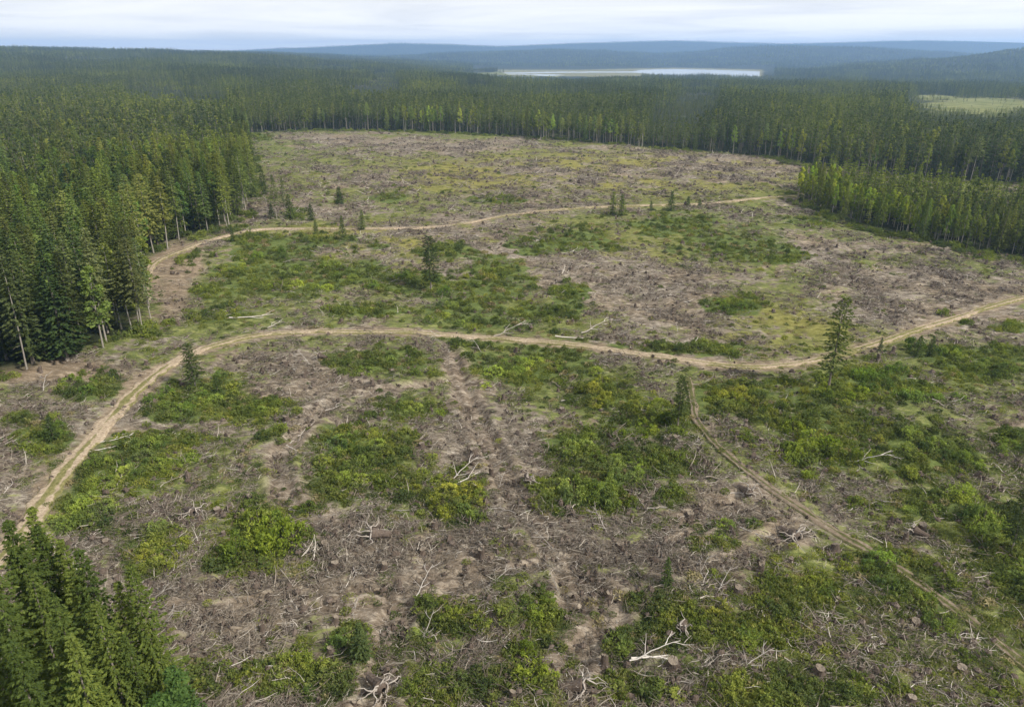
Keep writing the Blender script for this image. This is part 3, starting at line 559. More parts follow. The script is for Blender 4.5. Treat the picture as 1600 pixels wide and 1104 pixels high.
keep = ok & (td > -1.2) & (u(0, 1, len(x)) < dens); x, y, z, vg, yl = x[keep], y[keep], z[keep], mk['veg'][keep], mk['yel'][keep]; n = len(x)
sc_ = u(.55, 1.25, n) * (1 + .5 * smooth(110, 330, y)); pick = np.where(u(0, 1, n) < .08 + .25 * yl, rng.integers(8, 10, n), rng.integers(0, 8, n))
scatter("undergrowth", HID["herbs"], n, np.c_[x, y, z - .04], u(0, 6.28, n), np.c_[sc_, sc_, sc_ * u(.6, 1.2, n) * (.6 + .6 * vg)], pick, "low green undergrowth of herbs, grass and seedlings spread between the slash")

# ------------------------------------------------------------------ words for the labels
LM = [(1297, 600, "the lone right-hand pine"), (674, 450, "the lone middle pine"), (303, 600, "the pine beside the track"), (1060, 665, "the slender young pine"), (430, 340, "the pine cluster"), (965, 335, "the twin spruces"), (752, 875, "the big upright stump"),
      (110, 730, "the near track"), (600, 565, "the pale green mound"), (825, 567, "the bright green mound"), (425, 850, "the tall yellow-green bush"), (1565, 850, "the bushes at right border"), (230, 980, "the near left spruces"), (1165, 572, "the track bend"), (1540, 480, "the track's right end"),
      (1130, 383, "the low green thicket"), (500, 420, "the long shrub belt"), (960, 770, "the dense bright thicket"), (1440, 900, "the faint trail"), (560, 720, "the middle thicket"), (1265, 690, "the yellow-green thicket"), (1040, 900, "the lone sapling"), (835, 1030, "the bottom thicket"), (90, 570, "the left forest edge"), (1000, 440, "the grey slash field"), (600, 230, "the far tree line"), (1250, 310, "the right wood's corner"), (700, 355, "the upper track")]
def where(px, py, ask=None):
    d = sorted(((px - a) ** 2 + ((py - b) * 1.6) ** 2, a, b, s_) for a, b, s_ in LM if s_ != ask)[0]; dx, dy = px - d[1], py - d[2]
    rel = ("right of" if dx > 0 else "left of") if abs(dx) > 1.4 * abs(dy) else ("in front of" if dy > 0 else "behind")
    return f"{rel} {d[3][4:]}"
def spot(px, py): return f"{px / 16:.1f}% across {py / 11.04:.1f}% down"
USED = {}
def uniq(l):
    USED[l] = USED.get(l, 0) + 1; return l
# ------------------------------------------------------------------ trees that count one by one
def kit(tk, c, name, mt, mc): return (tk.mesh("trunk", mt, True), c.mesh("crown", mc))
KIT = {
    'spruce': [kit(*conifer(u(17.5, 20.5), u(.03, .12), u(2.3, 2.9), 40, 8, 15, .55), 's', M_BARK, M_SPRUCE) for _ in range(6)],
    'pine': [kit(*conifer(u(18, 21), u(.22, .42), u(2.0, 2.6), 30, 7, 15, .55, .10, .6, .11), 'p', M_BARKB, M_PINE) for _ in range(6)],
    'birch': [kit(*broadleaf(u(12.5, 15), u(.25, .40), u(1.5, 2.0), 34, 44, .42), 'b', M_BARKB, M_BIRCH) for _ in range(6)],
    'fir': [kit(*conifer(u(4.6, 5.6), .02, u(1.15, 1.5), 24, 8, 10, .36, 0, .8, .09), 'f', M_BARK, M_SPRUCE) for _ in range(4)],
    'thin': [kit(*conifer(15, .24, 1.9, 38, 7, 16, .42, .16, .30, .15), 't', M_BARK, M_PINE) for _ in range(3)],
    'edge': [kit(*conifer(u(18, 21), u(.42, .60), u(1.9, 2.5), 20, 7, 12, .6, .08, .5, .14), 'e', M_BARKB, M_PINE) for _ in range(4)],
    'alder': [kit(*broadleaf(15, u(.42, .52), u(1.6, 2.1), 28, 40, .5, 1, .13), 'a', M_BARKB, M_BIRCH) for _ in range(4)],
    'near': [kit(*conifer(u(18.5, 20), .04, u(2.7, 3.3), 60, 9, 24, .38, .16), 'n', M_BARK, M_SPRUCE) for _ in range(3)],
    'leafy': [kit(*broadleaf(u(8, 10), .12, u(1.9, 2.3), 60, 120, .22), 'l', M_BARKB, M_BIRCH) for _ in range(3)],
}
def mod_h(me):
    z = np.empty(len(me.vertices) * 3, np.float32); me.vertices.foreach_get("co", z); return float(z[2::3].max())
KH = {k: [mod_h(c) for _, c in v] for k, v in KIT.items()}
FIRST = {}
def place(name, kind, x, y, h, label, cat, group, tint=(1, 1, 1), v=None, wide=1.0):
    v = rng.integers(0, len(KIT[kind])) if v is None else v; key = (kind, v); s_ = h / KH[kind][v]
    rt = bpy.data.objects.new(name, None); COL.objects.link(rt); rt.empty_display_size = .5
    rt.location = (x, y, float(ground_h(np.array([x]), np.array([y]))[0]) - .05); rt.rotation_euler = (rng.normal(0, .02), rng.normal(0, .02), u(0, 6.28)); rt.scale = (s_ * wide, s_ * wide, s_)
    tag(rt, label, cat, group)
    if key not in FIRST:
        FIRST[key] = [obj(nm, me) for nm, me in zip(("trunk", "crown"), KIT[kind][v])]; ps = FIRST[key]
    else:
        ps = [o.copy() for o in FIRST[key]]
        for p in ps: COL.objects.link(p)
    for p in ps: p.parent = rt; p.color = (*tint, 1) if p.name.startswith("crown") else (1, 1, 1, 1)
    return rt
def tint_for(k):
    g = u(.72, 1.6); return (g * u(.88, 1.14), g, g * u(.8, 1.1))

# --- single trees standing in the clearing: base column, base row, height
LONE = [
    ('pine_tree', 'thin', 1293, 612, 15.6, "tall thin lone pine with sparse crown right of the track bend", 1.2, 0),
    ('pine_tree', 'thin', 674, 452, 13.0, "lone pine rising from the long shrub belt in mid clearing", 1.5, 1),
    ('pine_tree', 'thin', 306, 604, 8.2, "slim lone pine standing beside the main track on the left", 1.6, 2),
    ('pine_tree', 'thin', 1059, 668, 8.0, "slender young pine above the trail, with a bushy crown", 1.35, 1),
    ('pine_tree', 'thin', 1580, 862, 8.0, "young pine among the bushes at the right border", 1.2, 2),
    ('pine_tree', 'pine', 418, 330, 15, "tall pine at left of the small cluster above the upper track", 1.1, 0),
    ('pine_tree', 'pine', 433, 344, 14, "pine with bare pale trunk in front of the small cluster", 1.2, 1),
    ('pine_tree', 'pine', 446, 336, 13, "slim pine at right of the small cluster above the upper track", 1., 2),
    ('spruce_tree', 'fir', 455, 342, 8, "bushy dark spruce beside the pine cluster's right-hand trunk", 1., 0),
    ('spruce_tree', 'fir', 425, 340, 5, "low dark spruce at the foot of the pine cluster", 1.3, 1),
    ('spruce_tree', 'fir', 487, 344, 5.5, "small dark spruce right of the pine cluster", 1., 2),
    ('spruce_tree', 'fir', 494, 365, 4.2, "small bright spruce on the lower side of the upper track", 1.2, 3),
    ('spruce_tree', 'fir', 566, 358, 6.0, "pointed dark spruce standing on the upper track's edge", 1., 0),
    ('spruce_tree', 'fir', 536, 380, 7.0, "ragged dark spruce just below the upper track", .9, 1),
    ('spruce_tree', 'fir', 530, 319, 6.5, "dark spruce alone above the upper track", 1.1, 2),
    ('spruce_tree', 'fir', 957, 337, 7.5, "left-hand one of the twin dark spruces by the upper track", 1., 3),
    ('spruce_tree', 'fir', 971, 339, 7.0, "right-hand one of the twin dark spruces by the upper track", 1., 0),
    ('spruce_tree', 'fir', 1048, 330, 6.8, "broad dark spruce at the head of the low green thicket", 1.2, 1),
    ('spruce_tree', 'fir', 1075, 323, 3.8, "small spruce right of the broad dark spruce", 1., 2),
    ('spruce_tree', 'fir', 1093, 323, 3.4, "smallest round spruce right of the low thicket's head", 1.3, 3),
    ('spruce_tree', 'fir', 1017, 328, 3.4, "little spruce between the twin spruces and the broad one", 1., 0),
    ('spruce_tree', 'fir', 566, 1030, 4.0, "bushy young spruce near the bottom of the clear-cut", 1.25, 1),
    ('spruce_tree', 'fir', 1040, 922, 3.8, "lone slim sapling with green crown in the lower middle", .7, 2),
    ('spruce_tree', 'fir', 365, 380, 4.5, "small spruce where the upper track leaves the left forest", .9, 3),
    ('spruce_tree', 'fir', 85, 690, 4.0, "dark young spruce left of the near track", 1., 0),
    ('spruce_tree', 'fir', 340, 612, 3.6, "low spruce right of the pine beside the track", 1.2, 1),
    ('spruce_tree', 'fir', 393, 377, 3.6, "small spruce below the upper track near the forest", .9, 1),
    ('spruce_tree', 'fir', 1432, 562, 4.2, "left-hand dark young spruce in the right border thicket", 1., 2),
    ('spruce_tree', 'fir', 1452, 560, 4.0, "right-hand dark young spruce in the right border thicket", 1., 3),
    ('spruce_tree', 'fir', 1374, 548, 2.6, "dark little spruce beside the track's right rise", 1., 1),
]
for nm, kd, px, py, h, lab, wd, v in LONE:
    x_, y_ = G(px, py); place(nm, kd, x_, y_, h, lab, "pine" if nm[0] == 'p' else "spruce", None, (.95, 1, 1) if kd == 'fir' else (.72, .78, .82), v, wd)
# --- the stand in the lower left corner: tip column, tip row, height
LONE_XY = [G(p[2], p[3]) for p in LONE]
NEAR = [(42, 786, 20, "tallest dark spruce of the lower left corner stand"), (96, 832, 18, "spruce behind the forked pair in the lower left stand"), (132, 846, 19, "dark spruce with bare black stem right in the lower left stand"), (203, 868, 18, "outermost spruce at the right of the lower left stand"), (6, 902, 20, "bright topped spruce at the left border, lower left stand"), (70, 930, 19, "spruce with pale stem in front of the lower left stand"), (-22, 838, 21, "dark spruce cut by the left border, lower left stand"), (150, 930, 17, "mid spruce between the two black stems, lower left stand"), (30, 985, 18, "nearest spruce at the bottom left corner"), (10, 792, 21, "spruce at the left border behind the tallest one"), (66, 812, 19, "spruce right beside the tallest one, lower left stand"), (24, 840, 19, "spruce below the left border tip, lower left stand"), (112, 880, 17, "shorter spruce in the gap of the lower left stand"), (48, 886, 18, "spruce in the middle of the lower left stand"), (176, 905, 16, "slender spruce left of the outermost one"), (232, 960, 13, "short spruce at the right foot of the stand"), (105, 985, 17, "front spruce near the bottom of the left stand"), (190, 985, 14, "short front spruce below the outermost one"), (-50, 940, 19, "spruce mostly outside the left border, near corner")]
for px, py, h, lab in NEAR:
    x_, y_ = G(px, py, h); place('spruce_tree', 'near', x_, y_, h, lab, "spruce", "spruces of the lower left stand", (1.4, 1.4, 1.0))
for px, py, h, lab in [(262, 1050, 12, "low leafy birch at the right end of the near left stand"), (115, 1050, 13, "leafy birch in the bottom left corner"), (240, 1090, 12, "leafy birch at the bottom border left")]:
    x_, y_ = G(px, py, h); place('birch_tree', 'leafy', x_, y_, h, lab, "birch", "birches of the lower left stand", (.62, .88, .9))

def glade_block(fx, fy, fz, gl=None):
    b = np.zeros(len(fx))
    for f_ in (.35, .6, .85, 1.0):
        qx, qy = project(fx, fy, fz + 17 * f_)
        for cx, cyy, rx, ry in (gl or GLADES + YOUNG[:6]): b = np.maximum(b, np.exp(-((qx - cx) / rx) ** 2 - ((qy - cyy) / (ry + 1)) ** 2))
    return b
# --- the woods: stand positions on a shuffled grid
def grid(x0, x1, y0, y1, s_):
    gx, gy = np.meshgrid(np.arange(x0, x1, s_), np.arange(y0, y1, s_)); gx = gx.ravel() + u(-.42, .42, gx.size) * s_; gy = gy.ravel() + u(-.42, .42, gy.size) * s_; return gx, gy
SINGLE = []   # (size in view, kind key, x, y, h, zone)
REST = {'spruce': [], 'pine': [], 'birch': []}
gx, gy = grid(-420, 700, 40, 700, 4.5)
ax, ay = grid(60, 330, 150, 330, 3.4); az_ = ground_h(ax, ay); q_ = inpoly(*project(ax, ay, az_), RIGHT_WOOD); gx = np.r_[gx, ax[q_]]; gy = np.r_[gy, ay[q_]]
gz = ground_h(gx, gy); px, py = project(gx, gy, gz); inf = inpoly(px, py, FOREST) & (gy > 30) & (px > -420) & (px < 2100)
mt = inpoly(px, py, RIGHT_WOOD) & (px < 1760)
gm = masks(gx, gy, gz, track_dist(gx, gy))['meadow'] > .5
left = inf & (px < 398) & ~((py < 215) & (px > 380))
# distance to forest edge, in the photo's plane -> world
EDGE_W = resample(np.array([G(*p) for p in LEFT_EDGE + FAR_EDGE[1:]]), 2.0)
ed = np.full(gx.shape, 99.)
for i in range(0, len(gx), 8000): ed[i:i + 8000] = np.sqrt(((gx[i:i + 8000, None] - EDGE_W[None, :, 0]) ** 2 + (gy[i:i + 8000, None] - EDGE_W[None, :, 1]) ** 2).min(1))
RW_W = resample(np.array([G(*p) for p in RIGHT_WOOD[:7]]), 2.0)
er = np.full(gx.shape, 99.); ii = np.nonzero(mt)[0]; er[ii] = np.sqrt(((gx[ii, None] - RW_W[None, :, 0]) ** 2 + (gy[ii, None] - RW_W[None, :, 1]) ** 2).min(1))
cand = {'spruce': [], 'pine': [], 'birch': []}
hue = fbm(gx / 35, gy / 35, 15, 3); gb = glade_block(gx, gy, gz)
for i in np.nonzero((inf | mt) & ~gm)[0]:
    d = math.hypot(gx[i], gy[i]); q = random.random()
    if mt[i]:
        zone = 'right'; k = 'birch' if q < (.70 if er[i] < 14 else .25) else 'spruce'; h = u(7, 11.5) if k == 'birch' else u(8, 14.5); vis = 1.6 if er[i] < 14 else .8
    elif left[i]:
        zone = 'left'; k = ('pine' if q < .6 else 'spruce' if q < .9 else 'birch') if ed[i] < 7 else ('spruce' if q < .74 - .5 * (hue[i] > .54) else 'birch' if q > (.84 if hue[i] < .54 else .58) else 'pine'); h = (u(12.5, 22.5) if ed[i] > 7 else u(16, 22)); vis = 2.5 if ed[i] < 7 else 1
        if k == 'birch': h = u(15, 18)
    else:
        zone = 'far'; k = ('birch' if q < .5 + .9 * (hue[i] - .5) else 'pine' if q < .85 else 'spruce') if ed[i] < 9 else ('spruce' if q < .62 else 'pine' if q < .86 else 'birch'); h = (u(12.5, 18) if k != 'birch' else u(11, 15.5)) * (.8 + .45 * hue[i]); vis = 3.6 if ed[i] < 6 else .5
    if zone != 'right' and ed[i] > 12 and gb[i] > .4: h *= .3
    if px[i] < -60 or px[i] > 1660: vis *= .05
    cand[k].append((h / d * vis, gx[i], gy[i], h, zone, ed[i], px[i], py[i]))
NAMES = {'spruce': 'spruce_tree', 'pine': 'pine_tree', 'birch': 'birch_tree'}
ZG = {'left': "trees of the left forest", 'far': "trees of the far tree line", 'right': "trees of the right wood"}
ZL = {'left': ("left forest's edge", "left forest"), 'far': ("far tree line's front", "far tree line"), 'right': ("right wood's front", "right wood")}
LIMIT = {'spruce': 255, 'pine': 285, 'birch': 285}
for k, lst in cand.items():
    lst.sort(reverse=True)
    for n_, (_, x_, y_, h, zone, e_, bx, by) in enumerate(lst):
        if n_ >= LIMIT[k]: REST[k].append((x_, y_, h)); continue
        if zone == 'left': tint = tint_for(k) if k != 'birch' else tuple(np.array(tint_for(k)) * (.72, .88, .9))
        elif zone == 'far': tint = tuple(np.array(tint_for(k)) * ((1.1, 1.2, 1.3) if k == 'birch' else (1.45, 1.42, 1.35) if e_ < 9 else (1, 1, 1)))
        else: tint = tuple(np.array(tint_for(k)) * ((1.5, 1.55, 1.0) if k == 'birch' else (1, 1, 1)))
        gz_ = float(ground_h(np.array([x_]), np.array([y_]))[0]); tx, ty = project(np.array([x_]), np.array([y_]), np.array([gz_ + h])); tx, ty = float(tx[0]), float(ty[0])
        look = ("tall" if h > 18.5 else "shorter" if h < 14 else "mid-height") + {'spruce': " dark spruce", 'pine': " bare-stemmed pine", 'birch': " light green birch"}[k]
        loc = ZL[zone][0 if e_ < 8 or zone == 'right' and e_ < 14 else 1]
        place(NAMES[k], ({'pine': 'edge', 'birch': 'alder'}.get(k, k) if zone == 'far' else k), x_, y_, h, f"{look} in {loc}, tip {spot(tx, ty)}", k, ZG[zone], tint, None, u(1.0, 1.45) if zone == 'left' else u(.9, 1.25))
# --- everything farther off: three masses of trees
def far_points(r0, r1, smin, k_):
    X, Y = [], []; r_ = r0
    while r_ < r1:
        s_ = max(smin, k_ * r_); a = np.arange(-.80, .80, s_ / r_) ; a = a + u(-.45, .45, len(a)) * s_ / r_; rr = r_ + u(-.45, .45, len(a)) * s_ * 1.3
        X.append(rr * np.sin(a)); Y.append(rr * np.cos(a)); r_ += s_ * 1.3
    return np.concatenate(X), np.concatenate(Y)
fx, fy = far_points(560, 10200, 5.2, .0036)
fz = ground_h(fx, fy); fpx, fpy = project(fx, fy, fz); fm = masks(fx, fy, fz, np.full(fx.shape, 99.))
inside = (fx > -420) & (fx < 700) & (fy > 40) & (fy < 700) & (fpx > -420) & (fpx < 2100)
a_ = fx / fy
basin = inpoly(fpx, fpy, WET) | inpoly(fpx, fpy, LAKE) | ((fy > 2330) & (fy < 4000) & (a_ > -.06) & (a_ < .335) & (fpy > 104) & (fz < -20))
okf = fm['forest'] & ~inside & ~basin & (u(0, 1, len(fx)) > fm['meadow'] * .94)
fx, fy, fz = fx[okf], fy[okf], fz[okf]; rr = np.hypot(fx, fy)
stand = fbm(fx / 110, fy / 160, 89, 4); mixn = .5 + (fbm(fx / 150, fy / 260, 88, 4) - .5) * 1.5 + (u(0, 1, len(fx)) - .5) * .35
young = np.zeros(len(fx))
for cx, cyy, rx, ry in YOUNG: young = np.maximum(young, np.exp(-((fpx[okf] - cx) / rx) ** 2 - ((fpy[okf] + 6 - cyy) / ry) ** 2))
young = young + (fbm(fx / 60, fy / 90, 93, 3) - .5) * .5 > .5
kind_ = np.where(young & (u(0, 1, len(fx)) < .85), 2, np.where(mixn < .53, 0, np.where(mixn < .62, 1, 2))); block = glade_block(fx, fy, fz)
hh = np.where(young, .55, 1) * np.where(block > .4, .4, 1) * u(11, 17.5, len(fx)) * (.45 + 1.1 * stand) * np.where(kind_ == 2, .8, 1) * np.where(fm['meadow'][okf] > .2, .5, 1)
wd_ = u(.9, 1.25, len(fx)) * (1 + .9 * smooth(900, 4200, rr))
LO = {'spruce': [merged(*conifer(18, .08, 2.5, 15, 6, 5, 1.15), 'far_spruce', M_BARK, M_SPRUCE) for _ in range(4)],
      'pine': [merged(*conifer(19, .42, 2.2, 11, 6, 5, 1.1, .1, .5), 'far_pine', M_BARK, M_PINE) for _ in range(4)],
      'birch': [merged(*broadleaf(16, .32, 2.1, 16, 20, .9), 'far_birch', M_BARKB, M_BIRCH) for _ in range(4)]}
for ki, (k, lab) in enumerate((('spruce', "dark spruce wood filling the land behind the clear-cut"), ('pine', "pines standing among the spruces behind the clear-cut"), ('birch', "lighter green birches mixed into the woods behind the clear-cut"))):
    s_ = kind_ == ki; P_ = np.c_[fx[s_], fy[s_], fz[s_]]; h_ = hh[s_]; w_ = wd_[s_]
    if REST[k]:
        q = np.array(REST[k]); P_ = np.vstack([P_, np.c_[q[:, 0], q[:, 1], ground_h(q[:, 0], q[:, 1])]]); h_ = np.r_[h_, q[:, 2]]; w_ = np.r_[w_, u(.85, 1.2, len(q))]
    base_h = {'spruce': 18., 'pine': 19., 'birch': 16.}[k]; proto_coll("far_" + k, LO[k]); s1 = h_ / base_h
    scatter(f"{k}_forest", HID["far_" + k], len(P_), P_, u(0, 6.28, len(P_)), np.c_[s1 * w_, s1 * w_, s1], rng.integers(0, 4, len(P_)), lab)

# ------------------------------------------------------------------ bushes one by one
BK = [kit(*bush(W_, H_, nc, 60, .20), 'bush', M_STUMP, M_SHRUB) for W_, H_, nc in ((2.6, 1.5, 16), (3.2, 1.8, 20), (2.2, 1.7, 13), (3.6, 1.6, 22), (2.8, 2.2, 18), (2.0, 1.3, 12), (3.0, 1.3, 16))]
BFIRST = {}
TINT = {'g': (1.25, 1.3, 1.2), 'd': (.9, 1.05, 1.0), 'o': (1.35, 1.2, 1.0), 'y': (1.2, 1.25, .85), 'l': (1.65, 1.7, 1.3)}
TNAME = {'g': "green", 'd': "dark green", 'o': "olive", 'y': "yellow-green", 'l': "pale green"}
bl = []
for cx, cyy, rx, ry, bh, tn in PATCH:
    c0 = G(cx, cyy); ex = abs(G(cx + rx, cyy)[0] - c0[0]); ey = abs(G(cx, cyy - ry)[1] - c0[1]) * .9
    nb = int(np.clip(math.pi * ex * ey / 9.0, 1, 11))
    for i in range(nb):
        for tr_ in range(8):
            a = u(0, 6.28); q = min(1.25, abs(rng.normal(0, .55))); x_, y_ = c0[0] + ex * q * math.cos(a), c0[1] + ey * q * math.sin(a)
            if track_dist(np.array([x_]), np.array([y_]))[0] > 1.2 and all((x_ - b_[0]) ** 2 + (y_ - b_[1]) ** 2 > 2.2 for b_ in bl): break
        bl.append((x_, y_, bh * u(.35, .95), tn))
print("bushes", len(bl))
bl.sort(key=lambda b_: -b_[2] / math.hypot(b_[0], b_[1]))
brest = bl[300:]
for x_, y_, bh, tn in bl[:300]:
    v = rng.integers(0, len(BK)); s_ = bh / mod_h(BK[v][1]); zz = float(ground_h(np.array([x_]), np.array([y_]))[0])
    rt = bpy.data.objects.new("shrub", None); COL.objects.link(rt); rt.location = (x_, y_, zz - .05); rt.rotation_euler = (0, 0, u(0, 6.28)); ws = s_ ** .5 * u(.85, 1.25); rt.scale = (ws, ws, s_)
    bx, by = project(np.array([x_]), np.array([y_]), np.array([zz + bh / 2])); bx, by = float(bx[0]), float(by[0])
    tag(rt, f"{TNAME[tn]} shrub {where(bx, by)}, {spot(bx, by)}", "shrub", "shrubs regrowing on the clear-cut")
    if v not in BFIRST: ps = BFIRST[v] = [obj(nm, me) for nm, me in zip(("stem", "foliage"), BK[v])]
    else:
        ps = [o.copy() for o in BFIRST[v]]
        for p in ps: COL.objects.link(p)
    g_ = u(.82, 1.18)
    for p in ps:
        p.parent = rt; t3 = TINT[tn] if p.name.startswith("foliage") else (1, 1, 1); p.color = (t3[0] * g_, t3[1] * g_, t3[2] * g_, 1)
# smaller regrowth between them: one mass
proto_coll("bushes", [merged(*bush(1.8, u(.8, 1.3), 9, 36, .20), 'small_bush', M_STUMP, M_SHRUB) for _ in range(5)])
x, y, z, td, mk, ok = clearing_points(12000, power=1.0)
keep = ok & (td > .8) & (u(0, 1, len(x)) < np.clip(.8 * mk['veg'] ** 1.3 + .05 * mk['grass'], 0, 1)); x, y, z = x[keep], y[keep], z[keep]
if brest: q = np.array([b_[:3] for b_ in brest]); x = np.r_[x, q[:, 0]]; y = np.r_[y, q[:, 1]]; z = np.r_[z, ground_h(q[:, 0], q[:, 1])]
eb = np.repeat(EDGE_ALL[np.hypot(*EDGE_ALL.T) < 640], 3, 0); eb = eb + rng.normal(0, 2.2, eb.shape); eb = eb[(track_dist(eb[:, 0], eb[:, 1]) > 1) & (fbm(eb[:, 0] / 12, eb[:, 1] / 12, 55, 2) > np.where((eb[:, 1] < 190) & (eb[:, 0] < 0), .66, .45))]
x = np.r_[eb[:, 0], x]; y = np.r_[eb[:, 1], y]; z = np.r_[ground_h(eb[:, 0], eb[:, 1]), z]
n = len(x); s_ = u(.5, 1.25, n); s_[:len(eb)] *= 1.5; s_[n - len(brest):] = 1.3
scatter("shrubbery", HID["bushes"], n, np.c_[x, y, z - .05], u(0, 6.28, n), np.c_[s_ * u(.9, 1.3, n), s_ * u(.9, 1.3, n), s_], rng.integers(0, 5, n), "knee-high green bushes and saplings growing up between the larger shrubs")

# ------------------------------------------------------------------ stumps and dead branches
SK = [stump(r_, h_, 300 + i) for i, (r_, h_) in enumerate(((.34, .9), (.26, .55), (.42, .75), (.30, 1.15), (.24, .45), (.38, .6)))]
SFIRST = {}
STUMPS = [(752, 880, 1.5, 3, "big upright stump with pale split side and roots in the lower middle"), (625, 920, 1.15, 0, "leaning dark stump left of the big upright stump"), (968, 858, 1.35, 2, "thick dark stump right of the big upright stump"), (590, 826, 1.4, 2, "broad stump in the tangle left below the middle thicket"), (600, 892, 1.2, 0, "brown stump with bleached roots, lower left middle"), (740, 708, 1.5, 2, "large dark stump on the bare strip above the twin logs"), (768, 742, 1.2, 3, "narrow tall stump on the bare strip"), (815, 928, 1.0, 4, "short stump at the top of the bottom thicket"), (1187, 897, 1.3, 3, "pale split stump left of the faint trail"), (1280, 1048, 1.3, 2, "dark stump near the bottom border, right of centre"), (1092, 796, 1.5, 3, "tall dark stump right of the dense bright thicket"), (1076, 806, 1.3, 2, "squat stump beside the tall dark stump"), (445, 566, 1.4, 2, "dark upturned stump below the track's left part"), (475, 588, 1.2, 0, "dark stump right below the upturned one"), (1305, 858, 1.3, 2, "dark round stump under the faint trail"), (1235, 880, 1.2, 1, "low dark stump left of the faint trail"), (660, 870, 1.1, 0, "low brown stump left of the big upright stump"), (582, 600, 1.2, 3, "black stump below the pale green mound"), (690, 610, 1.1, 1, "low stump on bare ground right of the pale mound"), (1050, 1045, 1.4, 2, "dark stump below the long bleached logs")]
pts = [(G(a, b), s_ * .78, v, lab) for a, b, s_, v, lab in STUMPS]
x, y, z, td, mk, ok = clearing_points(2600, 40, 330, .70); keep = np.nonzero(ok & (td > 1.0) & (mk['veg'] < .45) & (mk['px'] > 0) & (mk['px'] < 1600) & (mk['py'] < 1100))[0]
taken = [p[0] for p in pts]
for i in keep:
    if len(pts) >= 290: break
    if all((x[i] - a) ** 2 + (y[i] - b) ** 2 > 9 for a, b in taken):
        taken.append((x[i], y[i])); pts.append(((x[i], y[i]), u(.5, 1.05), int(rng.integers(0, 6)), None))
for (x_, y_), s_, v, lab in pts:
    zz = float(ground_h(np.array([x_]), np.array([y_]))[0]); bx, by = project(np.array([x_]), np.array([y_]), np.array([zz + .3])); bx, by = float(bx[0]), float(by[0])
    lab = lab or f"{['tall', 'small', 'wide', 'slender', 'low', 'squat'][v]} {'weathered' if s_ < 1 else 'dark'} stump {where(bx, by)}, {spot(bx, by)}"
    if v not in SFIRST:
        o = obj("tree_stump", SK[v][0]); c = obj("cut_face", SK[v][1], o); SFIRST[v] = (o, c)
    else:
        o = SFIRST[v][0].copy(); COL.objects.link(o); c = SFIRST[v][1].copy(); COL.objects.link(c); c.parent = o
    o.location = (x_, y_, zz); o.rotation_euler = (rng.normal(0, .10), rng.normal(0, .10), u(0, 6.28)); o.scale = (s_,) * 3; tag(o, lab, "stump", "tree stumps on the clear-cut")
# uprooted stumps with bleached roots
def rootplate(seed):
    g = np.random.default_rng(seed); b = MB(); th = np.linspace(0, 6.28, 13)[:-1]
    b.tube([(-1.1, 0, .30), (-.4, 0, .42), (.1, 0, .5), (.35, 0, .52)], [.22, .27, .42, .12], 10); body = b.mesh("uprooted_stump", M_STUMP); roots = []
    for i in range(12):
        r_ = MB(); a = i * .53 + g.uniform(-.3, .3); p = np.array([.15, .3 * math.cos(a), .5 + .3 * math.sin(a)]); P_ = [p]; d = np.array([g.uniform(.1, .6), math.cos(a), math.sin(a)])
        for s_ in range(8): d = d + g.normal(0, .62, 3); d /= np.linalg.norm(d); P_.append(P_[-1] + d * g.uniform(.12, .26)); P_[-1][2] = max(P_[-1][2], .04)
        r_.tube(P_, np.linspace(.055, .01, 9), 5); roots.append(r_.mesh("root", M_BLEACH, True))
    return body, roots
RP = [rootplate(i) for i in range(3)]
for i, (px_, py_, s_, lab) in enumerate([(1168, 775, 1.6, "uprooted stump with curling pale roots above the faint trail"), (1240, 842, 1.8, "uprooted stump with yellowish tangled roots in the lower right"), (585, 842, 1.7, "uprooted stump lying left of the middle debris"), (1065, 985, 1.2, "small uprooted stump among the lower middle shrubs"), (595, 1085, 1.6, "uprooted stump with pale roots at the bottom border"), (905, 1085, 1.6, "tangle of bleached roots on a stump, bottom middle"), (825, 755, 1.3, "small uprooted stump right of the bare strip"), (1430, 830, 1.3, "uprooted stump above the faint trail on the right"), (300, 800, 1.4, "uprooted stump right of the near track's thicket"), (500, 560, 1.3, "uprooted stump left of the pale green mound")]):
    x_, y_ = G(px_, py_); body, roots = RP[i % 3]; o = obj("uprooted_stump", body, None, (x_, y_, float(ground_h(np.array([x_]), np.array([y_]))[0]) - .1), (0, 0, u(0, 6.28)), (s_,) * 3); tag(o, lab, "uprooted stump", "uprooted stumps on the clear-cut")
    for r_ in roots: obj("root", r_, o).color = (.72, .70, .68, 1)
BR = [branch(5.0, .075, 500, .35), branch(4.2, .06, 501, .6), branch(3.4, .055, 502, .8), branch(6.2, .10, 503, .22), branch(3.0, .045, 504, .7), branch(4.6, .065, 505, .5), branch(2.6, .05, 506, .9), branch(5.4, .085, 507, .3)]
BRF = {}
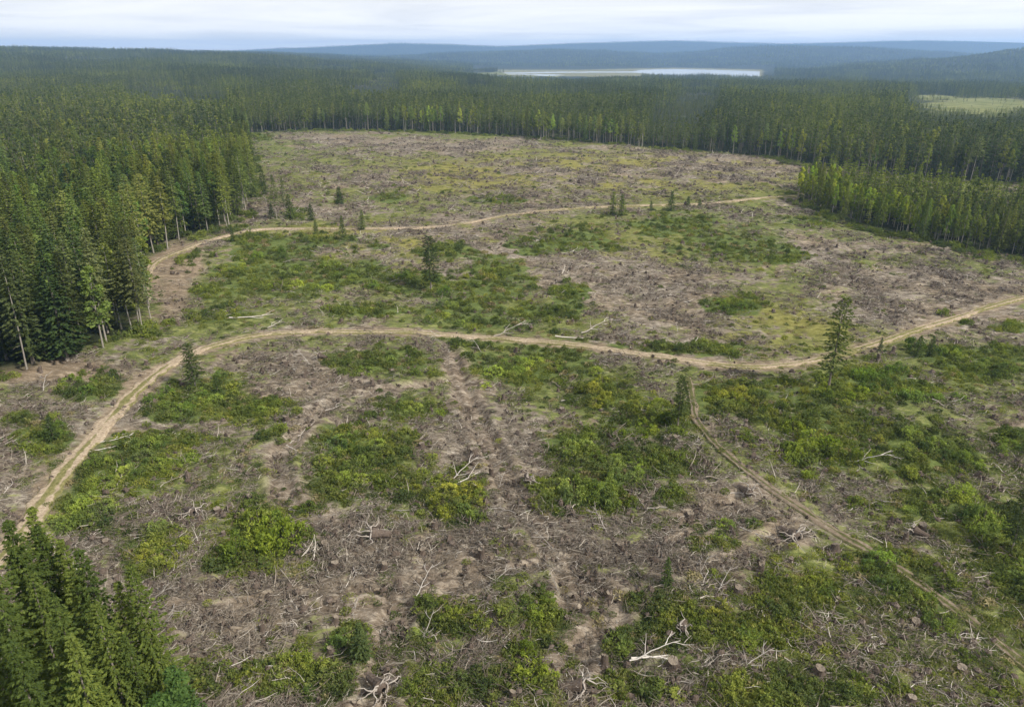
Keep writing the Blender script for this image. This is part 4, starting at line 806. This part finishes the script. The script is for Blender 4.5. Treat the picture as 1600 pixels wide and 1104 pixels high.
BRANCH = [(1035, 1028, 1.0, 3, 15, "long bleached log lying left of the bottom right shrubs"), (1025, 1038, .9, 7, 5, "second bleached log just under the long one"), (1518, 1003, 1.0, 3, 40, "forked white branch below the faint trail at lower right"), (1505, 985, .8, 1, -20, "white branch touching the forked one at lower right"), (1362, 900, .8, 0, 10, "short white branch by the faint trail"), (562, 796, 1.0, 3, 18, "straight bleached pole in the left middle slash"), (715, 752, 1.2, 3, 35, "long grey pole leading to the narrow stump"), (728, 740, 1.0, 7, 30, "grey pole above the long pole by the narrow stump"), (912, 1022, 1.0, 2, 50, "curled white branch in the bottom middle"), (575, 1062, 1.1, 0, 40, "thin straight branch at the bottom left middle"), (1325, 1032, .9, 0, 12, "pale branch lying right of the bottom dark stump"), (238, 818, 1.2, 2, -30, "arched white branch in the left thicket gap"), (185, 683, 1.1, 1, 25, "white branches left of the near track"), (165, 700, 1.1, 0, 20, "pale branch left of the near track, lower one"), (525, 632, 1.0, 1, 50, "white forked branch left of the small green thicket"), (395, 502, 1.4, 3, 25, "pale fallen stem above the track's left bend"), (425, 510, 1.2, 1, 60, "white root branch above the track's left bend"), (905, 523, 1.5, 3, 5, "grey fallen stem above the middle of the track"), (935, 518, 1.3, 7, 15, "grey fallen stem above the track, right one"), (800, 522, 1.3, 7, -8, "long fallen stem right above the track"), (870, 798, 1., 5, 60, "pale branch left of the dense bright thicket"), (1150, 770, 1., 2, 30, "curved white branch above the faint trail"), (900, 620, 1., 0, 20, "pale stick behind the olive thicket"), (1360, 740, 1., 7, -30, "grey stick under the yellow-green thicket")]
pb = [(G(a, b), s_, v, R(rz), lab) for a, b, s_, v, rz, lab in BRANCH]
x, y, z, td, mk, ok = clearing_points(3000, 40, 300, .70); keep = np.nonzero(ok & (td > 1.5) & (mk['veg'] < .5) & (mk['px'] > 0) & (mk['px'] < 1600) & (mk['py'] < 1102))[0]
for i in keep:
    if len(pb) >= 295: break
    pb.append(((x[i], y[i]), u(.4, .85), int(rng.integers(0, 8)), float((fbm(x[i] / 30, y[i] / 30, 91, 3) - .5) * 8 + rng.normal(0, .7)), None))
for (x_, y_), s_, v, rz, lab in pb:
    zz = float(ground_h(np.array([x_]), np.array([y_]))[0]); bx, by = project(np.array([x_]), np.array([y_]), np.array([zz + .1])); bx, by = float(bx[0]), float(by[0])
    shp = ['long', 'forked', 'crooked', 'straight', 'thin', 'bent', 'curled', 'pole-like'][v]
    lab_auto = lab is None
    lab = lab or f"{shp} bleached branch {where(bx, by)}, {spot(bx, by)}"
    if v not in BRF: o = BRF[v] = obj("dead_branch", BR[v])
    else: o = BRF[v].copy(); COL.objects.link(o)
    g_ = u(.42, .85) if lab_auto else 1.0; o.color = (g_, g_, g_, 1)
    o.location = (x_, y_, zz + .02); o.rotation_euler = (0, rng.normal(0, .04), rz); o.scale = (s_,) * 3; tag(o, lab, "branch", "bleached branches on the clear-cut")

# ------------------------------------------------------------------ air
def haze():
    x0, x1, y0, y1, z0, z1 = -13500, 13500, -13500, 13500, -75, 205
    V = [(x, y, z) for z in (z0, z1) for x, y in ((x0, y0), (x1, y0), (x1, y1), (x0, y1))]
    Q = [[3, 2, 1, 0], [4, 5, 6, 7], [0, 1, 5, 4], [1, 2, 6, 5], [2, 3, 7, 6], [3, 0, 4, 7]]
    m, t = mat("haze"); k = NT(t); o = k.n("OutputMaterial"); v = k.n("VolumePrincipled"); v.inputs["Color"].default_value = (.37, .60, 1.0, 1); v.inputs["Density"].default_value = .000125; v.inputs["Anisotropy"].default_value = .2
    k.l(v.outputs[0], o.inputs["Volume"])
    tag(obj("haze", build("haze", V, Q, m)), "thin blue haze over the far woods and hills", kind="stuff")
haze()
